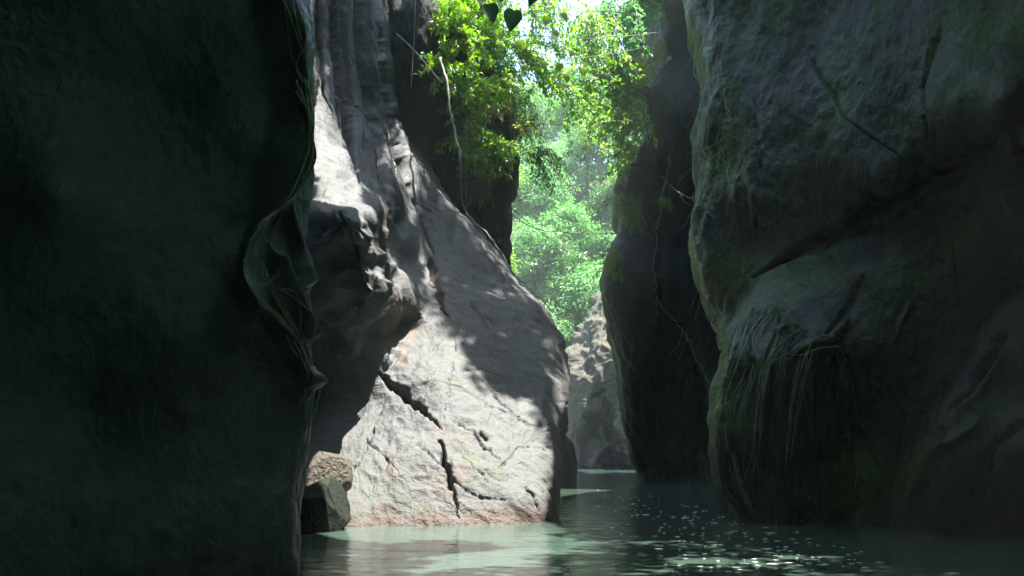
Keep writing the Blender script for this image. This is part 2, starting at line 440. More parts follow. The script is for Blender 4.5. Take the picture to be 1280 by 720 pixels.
sun_rock = rock('cliff',
    [(-200, 300), (900, 300)],
    [(-200, 470), (0, 478), (60, 486), (120, 492), (150, 497), (200, 530), (250, 562), (300, 605), (350, 643), (380, 672), (420, 698), (450, 708), (480, 713), (520, 706), (580, 701), (640, 699), (700, 698), (780, 698)],
    [(300, -200, 17.0), (470, -200, 18.0), (340, 0, 16.8), (410, 0, 17.0), (470, 0, 18.0),
     (340, 100, 16.2), (400, 100, 16.4), (430, 120, 16.9), (480, 120, 18.6), (455, 100, 17.7),
     (400, 180, 15.6), (430, 200, 15.7), (460, 200, 16.9), (500, 200, 18.8), (530, 225, 19.3),
     (400, 240, 14.4), (430, 250, 14.2), (470, 265, 14.6), (500, 270, 17.6), (550, 260, 19.2),
     (395, 285, 13.5), (430, 272, 13.1), (440, 310, 13.4), (464, 285, 13.5), (466, 325, 13.8), (484, 355, 14.3), (510, 330, 17.3), (570, 320, 18.6), (620, 340, 19.0),
     (400, 350, 13.9), (440, 370, 13.9), (480, 385, 14.4), (498, 400, 16.5), (560, 400, 16.9), (620, 400, 17.4), (680, 410, 17.9),
     (400, 420, 14.6), (450, 425, 14.7), (470, 440, 15.4), (490, 440, 16.0),
     (390, 480, 15.8), (430, 490, 15.8), (470, 500, 15.4), (540, 470, 15.5), (600, 470, 15.9), (680, 470, 16.6),
     (400, 560, 14.6), (440, 545, 14.7), (500, 560, 14.3), (560, 560, 14.3), (630, 560, 14.6), (690, 560, 15.1),
     (350, 620, 13.4), (410, 620, 13.5), (480, 620, 13.6), (560, 620, 13.65), (640, 620, 13.9), (695, 620, 14.3),
     (410, 655, 13.2), (500, 655, 13.3), (600, 655, 13.5), (697, 655, 14.0), (400, 780, 13.0), (600, 780, 13.2), (697, 780, 13.8), (300, 780, 13)],
    (-200, 780), 300, 560, M_SUN, 'large pale rock buttress leaning back in full sun, a dark diagonal crack across its face',
    edgeR=0.9, ew=34, wrapR=((-0.1, 2), (-0.6, 5), (-2, 9)), wrapL=((-2.5, 0), (-5, -3), (-6, -6)), amp=0.13, freq=0.8, fine=0.032, facet=0.03, seed=3, jag=5, grain=(0.45, 0.35, -0.8), gk=0.35, rc=12.0, wob=(3.0, 36), crease=(.38, 1.1, (370, 262, 512, 480)),
    cracks=[([(474, 466), (500, 490), (525, 512), (553, 540)], 5.0, 0.36, (5.0, 15)),
            ([(551, 556), (556, 580), (566, 610), (574, 650)], 4.0, 0.28, (5.0, 15)),
            ([(536, 320), (545, 360), (560, 400)], 4, 0.18, (5.0, 15)),
            ([(565, 530), (590, 545), (632, 585)], 1.8, 0.08, (5.0, 15)),
            ([(655, 610), (675, 645)], 1.8, 0.10, (5.0, 15)),
            ([(500, 440), (490, 455), (476, 470)], 1.8, 0.07),
            ([(392, -60), (398, 60), (392, 140)], 5, 0.18), ([(416, -60), (420, 60), (430, 140), (448, 230)], 7, 0.35),
            ([(448, -40), (452, 60), (462, 140), (478, 220), (490, 270)], 6, 0.30), ([(474, 40), (480, 110), (494, 180), (520, 260), (545, 330)], 4, 0.2),
            *[([(x, -80), (x + 2 + j, 40), (x + 5 + 2 * j, 120), (x + 14 + 5 * j, 150 + 9 * k)], 1.3 + .4 * (k % 3), (.10, -.06, .07)[k % 3]) for k, (x, j) in enumerate([(396, 1), (407, 2), (411, 0), (424, 3), (430, 1), (438, 4), (443, 2), (457, 3), (463, 5), (470, 2), (484, 3)])],
            ([(590, 380), (620, 430)], 2, 0.06, (5.0, 15)), ([(600, 480), (640, 520), (690, 545)], 1.6, .07, (5.0, 15)), ([(480, 500), (465, 540), (450, 580), (430, 600)], 1.8, .08, (5.0, 15)),
            ([(560, 600), (600, 622), (640, 628)], 1.5, .06, (5.0, 15)), ([(556, 470), (600, 466), (640, 480)], 1.3, .05, (5.0, 15)), ([(620, 590), (650, 560), (690, 560)], 1.4, .05, (5.0, 15)),
            ([(574, 400), (566, 450), (553, 538)], 1.3, .05, (5.0, 15)), ([(596, 543), (610, 552)], 3, 0.12, (5.0, 15)), ([(520, 560), (545, 580), (556, 590)], 1.5, 0.05, (5.0, 15)), ([(575, 572), (612, 606)], 1.4, 0.06, (5.0, 15)), ([(455, 548), (480, 572), (512, 612)], 1.6, 0.06, (5.0, 15)),
            ([(384, 284), (404, 292), (424, 264), (452, 268), (470, 292), (484, 336)], 4, -0.04), ([(384, 298), (404, 306), (425, 280), (448, 284), (462, 304), (474, 345)], 3, 0.06),
            ([(425, 270), (438, 300), (452, 345)], 2.5, 0.12)])

recess = rock('cliff',
    [(-250, 420), (700, 420)],
    [(-250, 560), (0, 575), (60, 590), (110, 615), (160, 634), (190, 643), (215, 645), (245, 634), (300, 632), (340, 634), (365, 650), (400, 672), (480, 690), (700, 690)],
    [(430, -100, 20.4), (560, -100, 22), (440, 0, 19.8), (520, 0, 20.0), (575, 0, 21), (500, 120, 20.3), (560, 120, 20.4), (610, 130, 21.4),
     (540, 200, 21.0), (575, 200, 22.2), (620, 200, 21.4), (640, 210, 22.0), (580, 290, 22.5), (625, 300, 22.0), (600, 350, 22.5), (650, 370, 22.6), (560, 480, 22), (690, 480, 23), (500, 700, 22), (690, 700, 23)],
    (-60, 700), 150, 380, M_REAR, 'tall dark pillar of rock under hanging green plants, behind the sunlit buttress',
    edgeR=0.8, ew=24, wrapR=((-0.2, 2), (-1, 6), (-3, 12)), wrapL=((-2, 1),), amp=0.22, freq=0.7, fine=0.04, dirn=(1, 1, 0.4), flute=0.05, seed=5, jag=5,
    cracks=[([(588, 150), (592, 220), (600, 300)], 8, 0.5)])

rear_wall = rock('cliff',
    [(-300, 800), (-60, 812), (0, 820), (40, 830), (75, 841), (92, 826), (110, 812), (160, 811), (205, 808), (216, 778), (235, 768), (258, 770), (266, 780), (300, 776), (330, 764), (350, 757), (380, 758), (420, 768), (460, 776), (520, 784), (570, 794), (600, 801), (660, 803), (720, 803)],
    [(-300, 1010), (720, 1010)],
    [(800, -300, 25), (1000, -300, 23), (825, 0, 26.5), (900, 0, 25), (1000, 0, 23.5), (845, 75, 27), (820, 120, 26.6), (860, 130, 25.5), (815, 200, 27), (860, 220, 25.8), (920, 200, 25),
     (772, 235, 28.4), (800, 240, 27.8), (775, 290, 28.6), (757, 365, 28.4), (800, 350, 27.4), (850, 350, 26.6), (900, 350, 26.5), (770, 430, 29), (820, 440, 28), (880, 440, 27.4),
     (785, 530, 30.2), (840, 520, 29.2), (900, 500, 28.6), (800, 600, 31), (850, 602, 30.5), (900, 604, 30), (1000, 610, 29), (803, 720, 31), (900, 720, 30), (1000, 720, 29)],
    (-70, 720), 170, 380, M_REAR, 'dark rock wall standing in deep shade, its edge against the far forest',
    edgeL=0.9, ew=22, wrapL=((0.2, 2), (1, 6), (4, 14)), wrapR=((2, 1),), amp=0.25, freq=0.55, fine=0.06, dirn=(1, 1, 0.45), flute=0.04, flute_f=1.6, seed=8, jag=4,
    cracks=[([(838, 180), (826, 250), (820, 320), (826, 390), (856, 410)], 3.5, 0.35), ([(870, 440), (880, 480), (886, 540), (890, 560)], 5, -0.3), ([(852, 420), (872, 460), (884, 500)], 4, 0.3)])

rh = random.Random(5)
HUMP = []
for k in range(22):
    q = rh.random() ** 1.4; f = rh.uniform(.3, 1)
    full = [(950 + 60 * q, 394 + 22 * q), (934 + 66 * q, 428 + 8 * q), (918 + 82 * q, 475), (910 + 90 * q, 530), (912 + 92 * q, 590), (928 + 84 * q, 638)]
    i0 = rh.choice((0, 0, 1, 2)); full = [(x + rh.gauss(0, 2.2), y + rh.gauss(0, 4)) for x, y in full[i0:i0 + rh.randint(3, 6)]]
    HUMP.append((full, rh.uniform(1.1, 2.8), rh.choice((-.05, -.035, .03, -.025))))
HUMP += [([(1010, 70), (1060, 150), (1140, 205)], 2, .06), ([(1180, 30), (1150, 110), (1165, 190)], 2.5, .06), ([(940, 120), (955, 220), (945, 300)], 2, .05),
         ([(1090, 470), (1130, 520), (1120, 610)], 2.5, .06), ([(1230, 230), (1190, 300), (1200, 380)], 2, .05), ([(1060, 440), (1075, 520), (1066, 620)], 3, .08)]
main_wall = rock('cliff',
    [(-700, 1150), (-300, 930), (-150, 880), (-60, 866), (0, 866), (60, 884), (100, 884), (140, 872), (200, 880), (260, 870), (320, 876), (370, 888), (400, 905), (425, 915), (445, 914), (470, 905), (520, 899), (560, 897), (600, 904), (630, 916), (660, 936), (760, 950)],
    [(-700, 1420), (760, 1420)],
    [(760, -700, 11.5), (1000, -700, 10), (1420, -700, 7), (820, -300, 14.5), (1100, -300, 11.5), (1420, -300, 8.2),
     (870, 0, 17.4), (930, 0, 16.2), (1100, 0, 13.0), (1280, 0, 10.4), (1420, 0, 9),
     (880, 130, 17.6), (930, 130, 16), (1100, 150, 12.8), (1280, 130, 10.2), (1420, 130, 9),
     (880, 250, 17.4), (950, 250, 15.6), (1100, 240, 12.9), (1200, 180, 11.3), (1280, 160, 10.6),
     (880, 340, 17.2), (950, 330, 15.8), (1020, 310, 14.6), (1100, 265, 13.4), (1200, 210, 12), (1290, 150, 10.9),
     (915, 400, 16.4), (950, 395, 14.8), (980, 395, 14.4), (1050, 380, 13.9), (1130, 360, 13.1), (1200, 330, 12.4), (1280, 290, 11.6),
     (905, 470, 14.6), (930, 440, 14.0), (960, 430, 13.7), (1000, 440, 13.5), (1040, 425, 13.5), (1060, 470, 13.5), (1140, 450, 13.0), (1200, 420, 12.6), (1280, 380, 12.2),
     (897, 560, 14.4), (930, 550, 13.7), (970, 550, 13.5), (1020, 550, 13.4), (1070, 560, 13.7), (1110, 570, 13.5), (1280, 520, 12.4),
     (915, 630, 14.3), (940, 655, 13.8), (1000, 650, 13.5), (1070, 650, 13.5), (1140, 640, 13.3), (1280, 650, 12.8), (950, 760, 13.7), (1100, 760, 13.3), (1420, 500, 11.2), (1420, 760, 11)],
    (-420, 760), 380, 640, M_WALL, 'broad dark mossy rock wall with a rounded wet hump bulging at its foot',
    edgeL=0.5, ew=18, wrapL=((0.3, 2), (1.5, 5), (5, 9)), wrapR=((0.4, -4), (-0.5, -11), (-4, -19)), amp=0.20, freq=0.75, fine=0.022, facet=0.05, dirn=(1, 1, 0.7), flute=0.006, flute_f=1.4, gain=0.45, wob=(3, 50), seed=12, jag=3,  # unseen wrapR bent shut behind the camera against sky light
    cracks=[([(1290, 145), (1210, 215), (1130, 255), (1060, 290), (1000, 312), (940, 350)], 13, 0.20, (4.0, 60)),
            ([(945, 398), (925, 440), (915, 500), (920, 570), (935, 620)], 4, -0.08), ([(985, 410), (955, 440), (948, 500), (945, 560), (930, 620)], 3.5, -0.09),
            ([(1000, 440), (990, 500), (985, 560)], 4, 0.08), ([(935, 430), (930, 500), (938, 560)], 3, 0.07), ([(965, 440), (962, 520), (955, 600)], 3, 0.07),
            ([(1085, 345), (1055, 390), (1030, 425)], 4, 0.08), ([(1060, 400), (1040, 425), (990, 445)], 6, -0.08),
            ([(1140, 380), (1120, 430)], 3, -0.05)] +
           HUMP)

low_boulder = rock('boulder',
    [(370, 1268), (400, 1238), (440, 1212), (480, 1190), (520, 1160), (560, 1140), (600, 1122), (640, 1112), (680, 1108), (760, 1100)],
    [(370, 1420), (760, 1420)],
    [(1268, 370, 11.9), (1420, 370, 10.5), (1220, 440, 12.0), (1300, 440, 11.2), (1190, 490, 12.1), (1260, 500, 11.6), (1160, 530, 12.2), (1200, 530, 11.6), (1280, 560, 11.0), (1140, 580, 12.2), (1200, 600, 11.5), (1112, 640, 12.4), (1160, 650, 11.9), (1280, 670, 11.5), (1105, 760, 12.3), (1280, 760, 11.3), (1420, 760, 10.6), (1420, 560, 10.3)],
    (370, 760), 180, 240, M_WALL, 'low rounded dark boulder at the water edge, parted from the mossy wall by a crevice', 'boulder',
    edgeL=0.7, ew=40, wrapL=((0.3, 1.0), (0.8, 1.6)), wrapR=((0.3, -4),), top=((0.02, 0.6), (-0.2, 1.4)), amp=0.14, freq=1.0, fine=0.025, flute=0.02, seed=15, jag=3,
    cracks=[([(1262, 420), (1225, 470), (1190, 520)], 9, 0.16), ([(1265, 440), (1220, 500), (1175, 545)], 4, -0.06), ([(1230, 530), (1170, 570), (1140, 640)], 6, -0.1), ([(1290, 520), (1240, 560), (1230, 640)], 6, 0.08)])

far_rock = rock('cliff',
    [(380, 748), (400, 736), (420, 722), (440, 712), (460, 710), (500, 708), (560, 705), (592, 702), (640, 700)],
    [(380, 860), (640, 860)],
    [(750, 380, 55), (800, 380, 52), (715, 440, 54), (760, 430, 52), (800, 430, 50), (710, 500, 53.5), (735, 500, 51.5), (765, 500, 52), (800, 480, 49), (720, 550, 52.5), (760, 545, 53.4), (780, 530, 51.5), (795, 560, 52), (705, 586, 52.6), (740, 586, 52.6), (760, 586, 54), (800, 586, 53.4), (860, 586, 50), (860, 380, 50), (700, 640, 52), (860, 640, 50)],
    (380, 640), 150, 230, M_FAR, 'distant pale rock face at the bend of the river, below the forest', edgeL=1.5, ew=18,
    wrapL=((0.2, 3), (1, 10)), wrapR=((4, 3),), top=((0.6, 2.0), (1.6, 6.0)), amp=0.7, freq=0.4, fine=0.07, facet=0.7, dirn=(1, 1, 0.8), seed=21, jag=4,
    cracks=[([(742, 500), (752, 490), (775, 470)], 3, 0.6), ([(768, 400), (764, 460), (786, 510), (800, 580)], 3, -0.7), ([(758, 530), (745, 560), (740, 586)], 3, -0.5)])

small_rock = rock('boulder',
    [(545, 690), (640, 685)], [(545, 706), (556, 716), (580, 720), (605, 719), (640, 720)],
    [(690, 545, 26.6), (716, 560, 26.4), (690, 600, 26.2), (719, 604, 26.4), (690, 640, 26), (720, 640, 26)],
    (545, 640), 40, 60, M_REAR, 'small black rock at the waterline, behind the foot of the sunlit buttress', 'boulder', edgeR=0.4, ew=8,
    wrapR=((-0.1, 0.8), (-0.8, 1.6)), wrapL=((-0.3, 1),), top=((0, 0.5), (-0.2, 1.2)), amp=0.1, freq=1.5, fine=0.03, seed=25, jag=2)

def boulder(label, outline_px, Y, mat, seed, thick=0.8, group=None):
    """free boulder: a lumpy closed stone that fits the given box (px0, px1, py0, py1) at distance Y"""
    px0, px1, py0, py1 = outline_px
    c = W((px0 + px1) / 2, (py0 + py1) / 2, Y)
    rx = (W(px1, py0, Y) - W(px0, py0, Y)).length / 2; rz = abs(W(px0, py0, Y).z - W(px0, py1, Y).z) / 2
    n = 110
    th = np.linspace(0, math.pi, n)[:, None]; ph = np.linspace(0, 2 * math.pi, 2 * n)[None]
    d = np.stack([np.sin(th) * np.cos(ph), np.sin(th) * np.sin(ph), np.cos(th) * np.ones_like(ph)], -1)
    rb = np.random.RandomState(int(seed * 10))
    pn = rb.normal(size=(16, 3)); pn /= np.linalg.norm(pn, axis=1)[:, None]; ph_ = rb.uniform(.72, 1.05, 16)
    r = np.min(ph_ / np.maximum(d @ pn.T, .12), axis=-1)
    r = np.minimum(r, 1.35) * (1 + .05 * fbm(d * 2.2 + seed, 4) + .012 * ridged(d * 6 + seed, 3))
    p = d * r[..., None] * np.array([rx, thick, rz]) + np.array(c)
    o = mesh_object('boulder', p.reshape(-1, 3), grid_faces(n, 2 * n)[:, ::-1], mat, smooth=False)
    return tag(o, label, 'boulder', group)
boulder('dark block of rock wedged under the overhang, upper of two at the shaded waterline', (380, 430, 568, 630), 13.2, M_FAR, 3.3, 0.5)
boulder('dark wet stone half in the water, lower of two beside the near wall', (360, 425, 606, 690), 12.6, M_REAR, 8.1, 0.6)

# ------------------------------------------------------------------ river
def river():
    m, N, L, out = new_mat('river_water')
    co = N('TexCoord').outputs['Object']
    mp = N('Mapping'); L(co, mp.inputs[0]); mp.inputs[3].default_value = (1.0, 1.9, 1.0)
    n1 = N('TexNoise'); L(mp.outputs[0], n1.inputs['Vector']); n1.inputs['Scale'].default_value = 5.5; n1.inputs['Detail'].default_value = 4; n1.inputs['Roughness'].default_value = 0.55; n1.inputs['Distortion'].default_value = 0.5
    b = N('Bump'); b.inputs['Strength'].default_value = 0.4; b.inputs['Distance'].default_value = 0.02
    L(n1.outputs[0], b.inputs['Height'])
    n2 = N('TexNoise'); L(co, n2.inputs['Vector']); n2.inputs['Scale'].default_value = 0.4; n2.inputs['Detail'].default_value = 3
    p = N('BsdfPrincipled')
    L(ramp(N, L, n2.outputs[0], [(0.35, (0.042, 0.072, 0.056)), (0.65, (0.06, 0.098, 0.078))]), p.inputs['Base Color'])
    p.inputs['Roughness'].default_value = 0.04
    p.inputs['IOR'].default_value = 1.33
    L(b.outputs[0], p.inputs['Normal']); L(p.outputs[0], out.inputs[0])
    ys = np.concatenate([np.linspace(-25, 5, 30), 5 * (62 / 5) ** np.linspace(0.004, 1, 620)])
    global water_z
    def water_z(X, Y):
        Pq = np.stack([X * 1.0, Y * 1.7, X * 0], -1)
        fade = np.clip((Y - 3) / 4, 0, 1)
        return fade * (0.011 * fbm(Pq * 1.3 + 3, 3, .5) + 0.006 * ridged(Pq * 3.1 + 8, 2, .5) * np.clip(fbm(np.stack([X * .35, Y * .2, X * 0], -1) + 5, 2) * 1.2 + .75, .25, 1.3))
    xs = np.concatenate([np.linspace(-26, -7, 20), np.linspace(-6.9, 9, 420), np.linspace(9.1, 26, 20)])
    X, Y = np.meshgrid(xs, ys)
    Z = water_z(X, Y)
    o = mesh_object('river_water', np.stack([X, Y, Z], -1).reshape(-1, 3), grid_faces(len(ys), len(xs))[:, ::-1], m)
    tag(o, kind='structure')
river()

def sky_glint():  # white flecks stand in for sky glints on the ripples
    m, N, L, out = new_mat('white_glint')
    p = N('BsdfPrincipled'); p.inputs['Base Color'].default_value = (0.75, 0.78, 0.76, 1); p.inputs['Roughness'].default_value = 0.5; L(p.outputs[0], out.inputs[0])
    r = random.Random(4)
    V, Fc = [], []
    def fleck(x, y, s):
        k = r.randint(6, 9); b = len(V)
        ph = r.random() * 6
        V.append((x, y, 0.006))
        for i in range(k):
            a = i / k * 2 * math.pi + ph; q = s * r.uniform(.5, 1.2)
            V.append((x + math.cos(a) * q * 1.5, y + math.sin(a) * q * .8, 0.003))
        for i in range(k): Fc.append((b, b + 1 + i, b + 1 + (i + 1) % k))
    n = 0
    while n < 230:
        px, py = r.uniform(735, 1110), r.uniform(612, 716)
        line = 770 + (py - 612) * 2.1
        if abs(px - line) > 40 + 1.1 * (py - 612) * .9 + r.gauss(0, 18): continue
        if r.random() > 0.75 and px > 1000: continue
        b_ = (360 - py) / F_PX
        y = -CAM_H * (CP - b_ * SP) / (SP + b_ * CP); x = (px - 640) / F_PX * y / (CP - b_ * SP)
        fleck(x, y, r.uniform(.01, .03) * (1.0 + (r.random() < .12) * 1.2)); n += 1
    V = np.array(V); V[:, 2] += water_z(V[:, 0], V[:, 1])
    o = mesh_object('river_glint', V, Fc, m)
    tag(o, 'scattered white flecks standing in for sky glints on the dark water', None, None, 'stuff')
sky_glint()

# ------------------------------------------------------------------ plants
def frame_of(d, r):
    d = d.normalized()
    s = d.cross(Vector((0, 0, 1)))
    if s.length < .05: s = Vector((1, 0, 0))
    s.normalize()
    n = s.cross(d)
    a = r.gauss(0, 0.5)
    return d, (s * math.cos(a) + n * math.sin(a)), (n * math.cos(a) - s * math.sin(a))

class Mb:
    def __init__(s): s.V, s.F = [], []
    def leaf(s, p, d, r, ln, wd, fold=0.25):
        d, sd, n = frame_of(d, r)
        b = len(s.V)
        m = p + d * ln * .45 + n * 0.0
        tip = p + d * ln - n * ln * .18
        s.V += [p, m + sd * wd * .5 + n * wd * fold, tip, m - sd * wd * .5 + n * wd * fold, m]
        s.F += [(b, b + 1, b + 4), (b + 1, b + 2, b + 4), (b, b + 4, b + 3), (b + 4, b + 2, b + 3)]
    def quick_leaf(s, p, d, r, ln, wd):
        d, sd, n = frame_of(d, r)
        b = len(s.V)
        m = p + d * ln * .5 + n * wd * .25
        s.V += [p, m + sd * wd * .5, p + d * ln, m - sd * wd * .5]
        s.F += [(b, b + 1, b + 2), (b, b + 2, b + 3)]
    def heart(s, p, d, r, ln, wd, nrm=None):
        d = d.normalized(); nrm = nrm or Vector((0, -1, .2))
        sd = d.cross(nrm).normalized(); n = sd.cross(d).normalized()
        pts = [(-.12, 0), (-.2, .22), (-.08, .42), (.15, .5), (.42, .42), (.7, .24), (1.0, 0), (.7, -.24), (.42, -.42), (.15, -.5), (-.08, -.42), (-.2, -.22)]
        b = len(s.V)
        s.V.append(p + d * ln * .3 - n * wd * .08)
        for (t, w) in pts: s.V.append(p + d * ln * t + sd * wd * w + n * wd * .12 * abs(w))
        for i in range(12): s.F.append((b, b + 1 + i, b + 1 + (i + 1) % 12))
    def tube(s, pts, r0, r1, k=5):
        b = len(s.V); n = len(pts)
        for i, p in enumerate(pts):
            d = (pts[min(i + 1, n - 1)] - pts[max(i - 1, 0)])
            d = d.normalized() if d.length > 1e-6 else Vector((0, 0, 1))
            u = d.cross(Vector((.3, .9, .2))).normalized(); v = d.cross(u)
            rr = r0 + (r1 - r0) * i / max(1, n - 1)
            for j in range(k):
                a = 2 * math.pi * j / k
                s.V.append(p + (u * math.cos(a) + v * math.sin(a)) * rr)
        for i in range(n - 1):
            for j in range(k):
                s.F.append((b + i * k + j, b + i * k + (j + 1) % k, b + (i + 1) * k + (j + 1) % k, b + (i + 1) * k + j))
        s.F.append(tuple(b + j for j in range(k))[::-1]); s.F.append(tuple(b + (n - 1) * k + j for j in range(k)))
    def build(s, name, mat, parent=None, smooth=False):
        me = bpy.data.meshes.new(name)
        me.from_pydata([tuple(v) for v in s.V], [], s.F)
        if smooth: me.polygons.foreach_set('use_smooth', np.ones(len(me.polygons), bool))
        me.materials.append(mat)
        o = bpy.data.objects.new(name, me); C.objects.link(o); o.parent = parent
        return o

def rooted(px, py, Y, on):
    if not on: return W(px, py, Y)
    P_, X_, Y_ = [v for k, v in SURF.items() if on in k][0]
    k = int(np.argmin((X_ - px) ** 2 + (Y_ - py) ** 2))
    return Vector(P_.reshape(-1, 3)[k].tolist())

def rvec(r): return Vector((r.gauss(0, 1), r.gauss(0, 1), r.gauss(0, 1))).normalized()

def spline(pts, n):
    pts = [Vector(p) for p in pts]
    out = []
    m = len(pts) - 1
    for i in range(n):
        t = i / (n - 1) * m; k = min(int(t), m - 1); f = t - k
        p0, p1, p2, p3 = pts[max(k - 1, 0)], pts[k], pts[k + 1], pts[min(k + 2, m)]
        out.append(.5 * ((2 * p1) + (p2 - p0) * f + (2 * p0 - 5 * p1 + 4 * p2 - p3) * f * f + (3 * p1 - p0 - 3 * p2 + p3) * f ** 3))
    return out

def shrub(name, label, cat, px, py, Y, size, mat, seed, nb=14, leaf=(0.13, 0.055), droop=0.6, aim=(0.35, -0.6, 0.5), per=26, group=None, stem=M_TWIG, spread=1.0, twigs=3, on=None):
    """plant rooted on the rock at an image position: arching stems with leaves all along"""
    r = random.Random(seed)
    base = rooted(px, py, Y, on)
    per = int(per * 1.5); size = size * 1.25; leaf = (leaf[0] * 1.12, leaf[1] * 1.12); nb = int(nb * 1.3)
    root = empty(name, base, label, cat, group)
    st, fo = Mb(), Mb()
    a0 = Vector(aim).normalized()
    for b in range(nb):
        d = (a0 + rvec(r) * .75 * spread).normalized()
        p = rvec(r) * size * .12; ln = size * r.uniform(.6, 1.15); n = 9
        pts = [p.copy()]
        for i in range(n):
            d = (d + Vector((0, 0, -droop * 2.2 / n * r.uniform(.6, 1.4))) + rvec(r) * .12).normalized()
            p = p + d * ln / n; pts.append(p.copy())
        st.tube(pts, .008 * size + .003, .002, 4)
        for i in range(per):
            t = (i + r.random()) / per * .95 + .05; k = min(int(t * n), n - 1); f = t * n - k
            q = pts[k].lerp(pts[k + 1], f); dd = (pts[k + 1] - pts[k]).normalized()
            for _ in range(twigs if i % 4 == 0 else 1):
                ld = (dd * .5 + rvec(r) * .8 + Vector((0, 0, -.25))).normalized()
                off = rvec(r) * size * .05
                s = r.uniform(.65, 1.25)
                fo.leaf(q + off, ld, r, leaf[0] * s, leaf[1] * s)
    st.build('stem', stem, root); fo.build('foliage', mat, root)
    return root

def fern(label, px, py, Y, size, seed, nf=9, aim=(0.3, -0.5, 0.5), mat=None, group=None, on='tall dark pillar'):
    r = random.Random(seed)
    root = empty('fern', rooted(px, py, Y, on), label, 'fern', group)
    for f in range(nf):
        d = (Vector(aim).normalized() + rvec(r) * .7).normalized(); p = Vector((0, 0, 0)); n = 16; ln = size * r.uniform(.7, 1.1)
        mb = Mb(); pts = [p.copy()]
        for i in range(n):
            d = (d + Vector((0, 0, -.13)) + rvec(r) * .03).normalized(); p = p + d * ln / n; pts.append(p.copy())
        mb.tube(pts, .006, .002, 3)
        for i in range(1, n * 2):
            t = i / (n * 2); k = int(t * n); q = pts[k].lerp(pts[min(k + 1, n)], t * n - k); dd = (pts[min(k + 1, n)] - pts[k]).normalized()
            sd = dd.cross(Vector((0, 0, 1))); sd = sd.normalized() if sd.length > .1 else Vector((1, 0, 0))
            w = size * .2 * math.sin(math.pi * min(1, .12 + t * .9))
            for sg in (1, -1):
                mb.leaf(q, (sd * sg + dd * .45 + Vector((0, 0, -.2))), r, w, w * .25, .1)
        mb.build('frond', mat or M_FERN, root)
    return root

def strand(name, label, cat, pts, r0, r1, mat, n=40, wob=0.0, seed=0, group=None, leaves=None):
    r = random.Random(seed)
    ps = spline(pts, n)
    base = ps[0].copy()
    ps = [p - base + rvec(r) * wob for p in ps]
    mb = Mb(); mb.tube(ps, r0, r1, 6)
    if leaves is None:
        o = mb.build(name, mat, None, True); o.location = base
        return tag(o, label, cat, group)
    root = empty(name, base, label, cat, group)
    mb.build('stem', mat, root, True)
    lm, cnt, ln, wd = leaves
    fo = Mb()
    for i in range(cnt):
        k = r.randint(2, n - 2)
        fo.leaf(ps[k], (rvec(r) + Vector((0, 0, -.6))), r, ln * r.uniform(.7, 1.2), wd)
    fo.build('foliage', lm, root)
    return root

# plants over the dark pillar and the recess
G1 = 'leafy shrubs hanging over the dark pillar'
S = shrub
S('hanging_shrub', 'light green shrub filling the slot edge left bare by the white twig', 'shrub', 562, 95, 19.2, 0.9, M_LEAF_FRESH, 14, nb=14, aim=(.1, -.6, .1), group=G1, on='tall dark pillar')
S('hanging_shrub', 'pale green shrub in front of the pillar head, over the yellow tinged one', 'shrub', 604, 92, 19.2, 1.1, M_LEAF_FRESH, 15, nb=18, aim=(.3, -.6, .2), group=G1, on='tall dark pillar')
S('hanging_shrub', 'green shrub with long leaves low between recess and pillar, over the lowest tuft', 'shrub', 590, 158, 19.2, 0.9, M_FERN, 16, nb=16, aim=(.1, -.6, 0), leaf=(.2, .045), droop=.9, group=G1, on='tall dark pillar')
S('hanging_shrub', 'bright green leafy shrub at the very top of the dark pillar', 'shrub', 575, -10, 19.2, 1.25, M_LEAF_FRESH, 1, nb=20, aim=(.3, -.5, .1), group=G1, on='tall dark pillar')
S('hanging_shrub', 'dense green shrub trailing down the dark recess edge, below the topmost shrub', 'shrub', 572, 55, 19.2, 1.1, M_LEAF_FRESH, 2, nb=20, aim=(.15, -.6, .2), group=G1, on='tall dark pillar')
S('hanging_shrub', 'lime green shrub sprouting above the bare top of the dark pillar', 'shrub', 612, 50, 19.6, 1.1, M_LEAF_FRESH, 3, nb=18, aim=(.5, -.4, .4), group=G1, on='tall dark pillar')
S('hanging_shrub', 'green shrub with drooping sprays halfway down the dark recess', 'shrub', 578, 130, 19.4, 1.0, M_LEAF_FRESH, 4, nb=18, aim=(.1, -.6, .2), droop=.8, group=G1, on='tall dark pillar')
S('hanging_shrub', 'lowest dark green tuft hanging between recess and pillar', 'shrub', 598, 185, 20.2, 0.9, M_LEAF_DEEP, 5, nb=16, aim=(.1, -.5, 0), droop=1.0, group=G1, on='tall dark pillar')
S('hanging_shrub', 'yellow tinged shrub clinging to the front of the pillar head', 'shrub', 618, 125, 19.8, 0.75, M_LEAF_YELLOW, 6, nb=10, aim=(.2, -.6, .2), leaf=(.12, .04), per=16, group=G1, on='tall dark pillar')
S('hanging_shrub', 'small yellow green shrub below the pillar head, beside the long pale root', 'shrub', 632, 160, 20.0, 0.6, M_LEAF_YELLOW, 7, nb=9, aim=(.4, -.5, .2), leaf=(.13, .05), per=14, group=G1, on='tall dark pillar')
S('hanging_shrub', 'fine leaved bush leaning out into the gap from the pillar', 'shrub', 640, 95, 20.4, 1.35, M_LEAF_FRESH, 8, nb=22, aim=(.8, -.3, .3), leaf=(.075, .035), per=34, droop=.7, group=G1, on='tall dark pillar')
S('hanging_shrub', 'fine leaved spray hanging lowest in the gap beside the pillar', 'shrub', 655, 130, 21.5, 1.2, M_LEAF_FAR, 9, nb=18, aim=(.5, -.3, -.1), leaf=(.08, .035), per=30, droop=.9, group=G1, on='tall dark pillar')
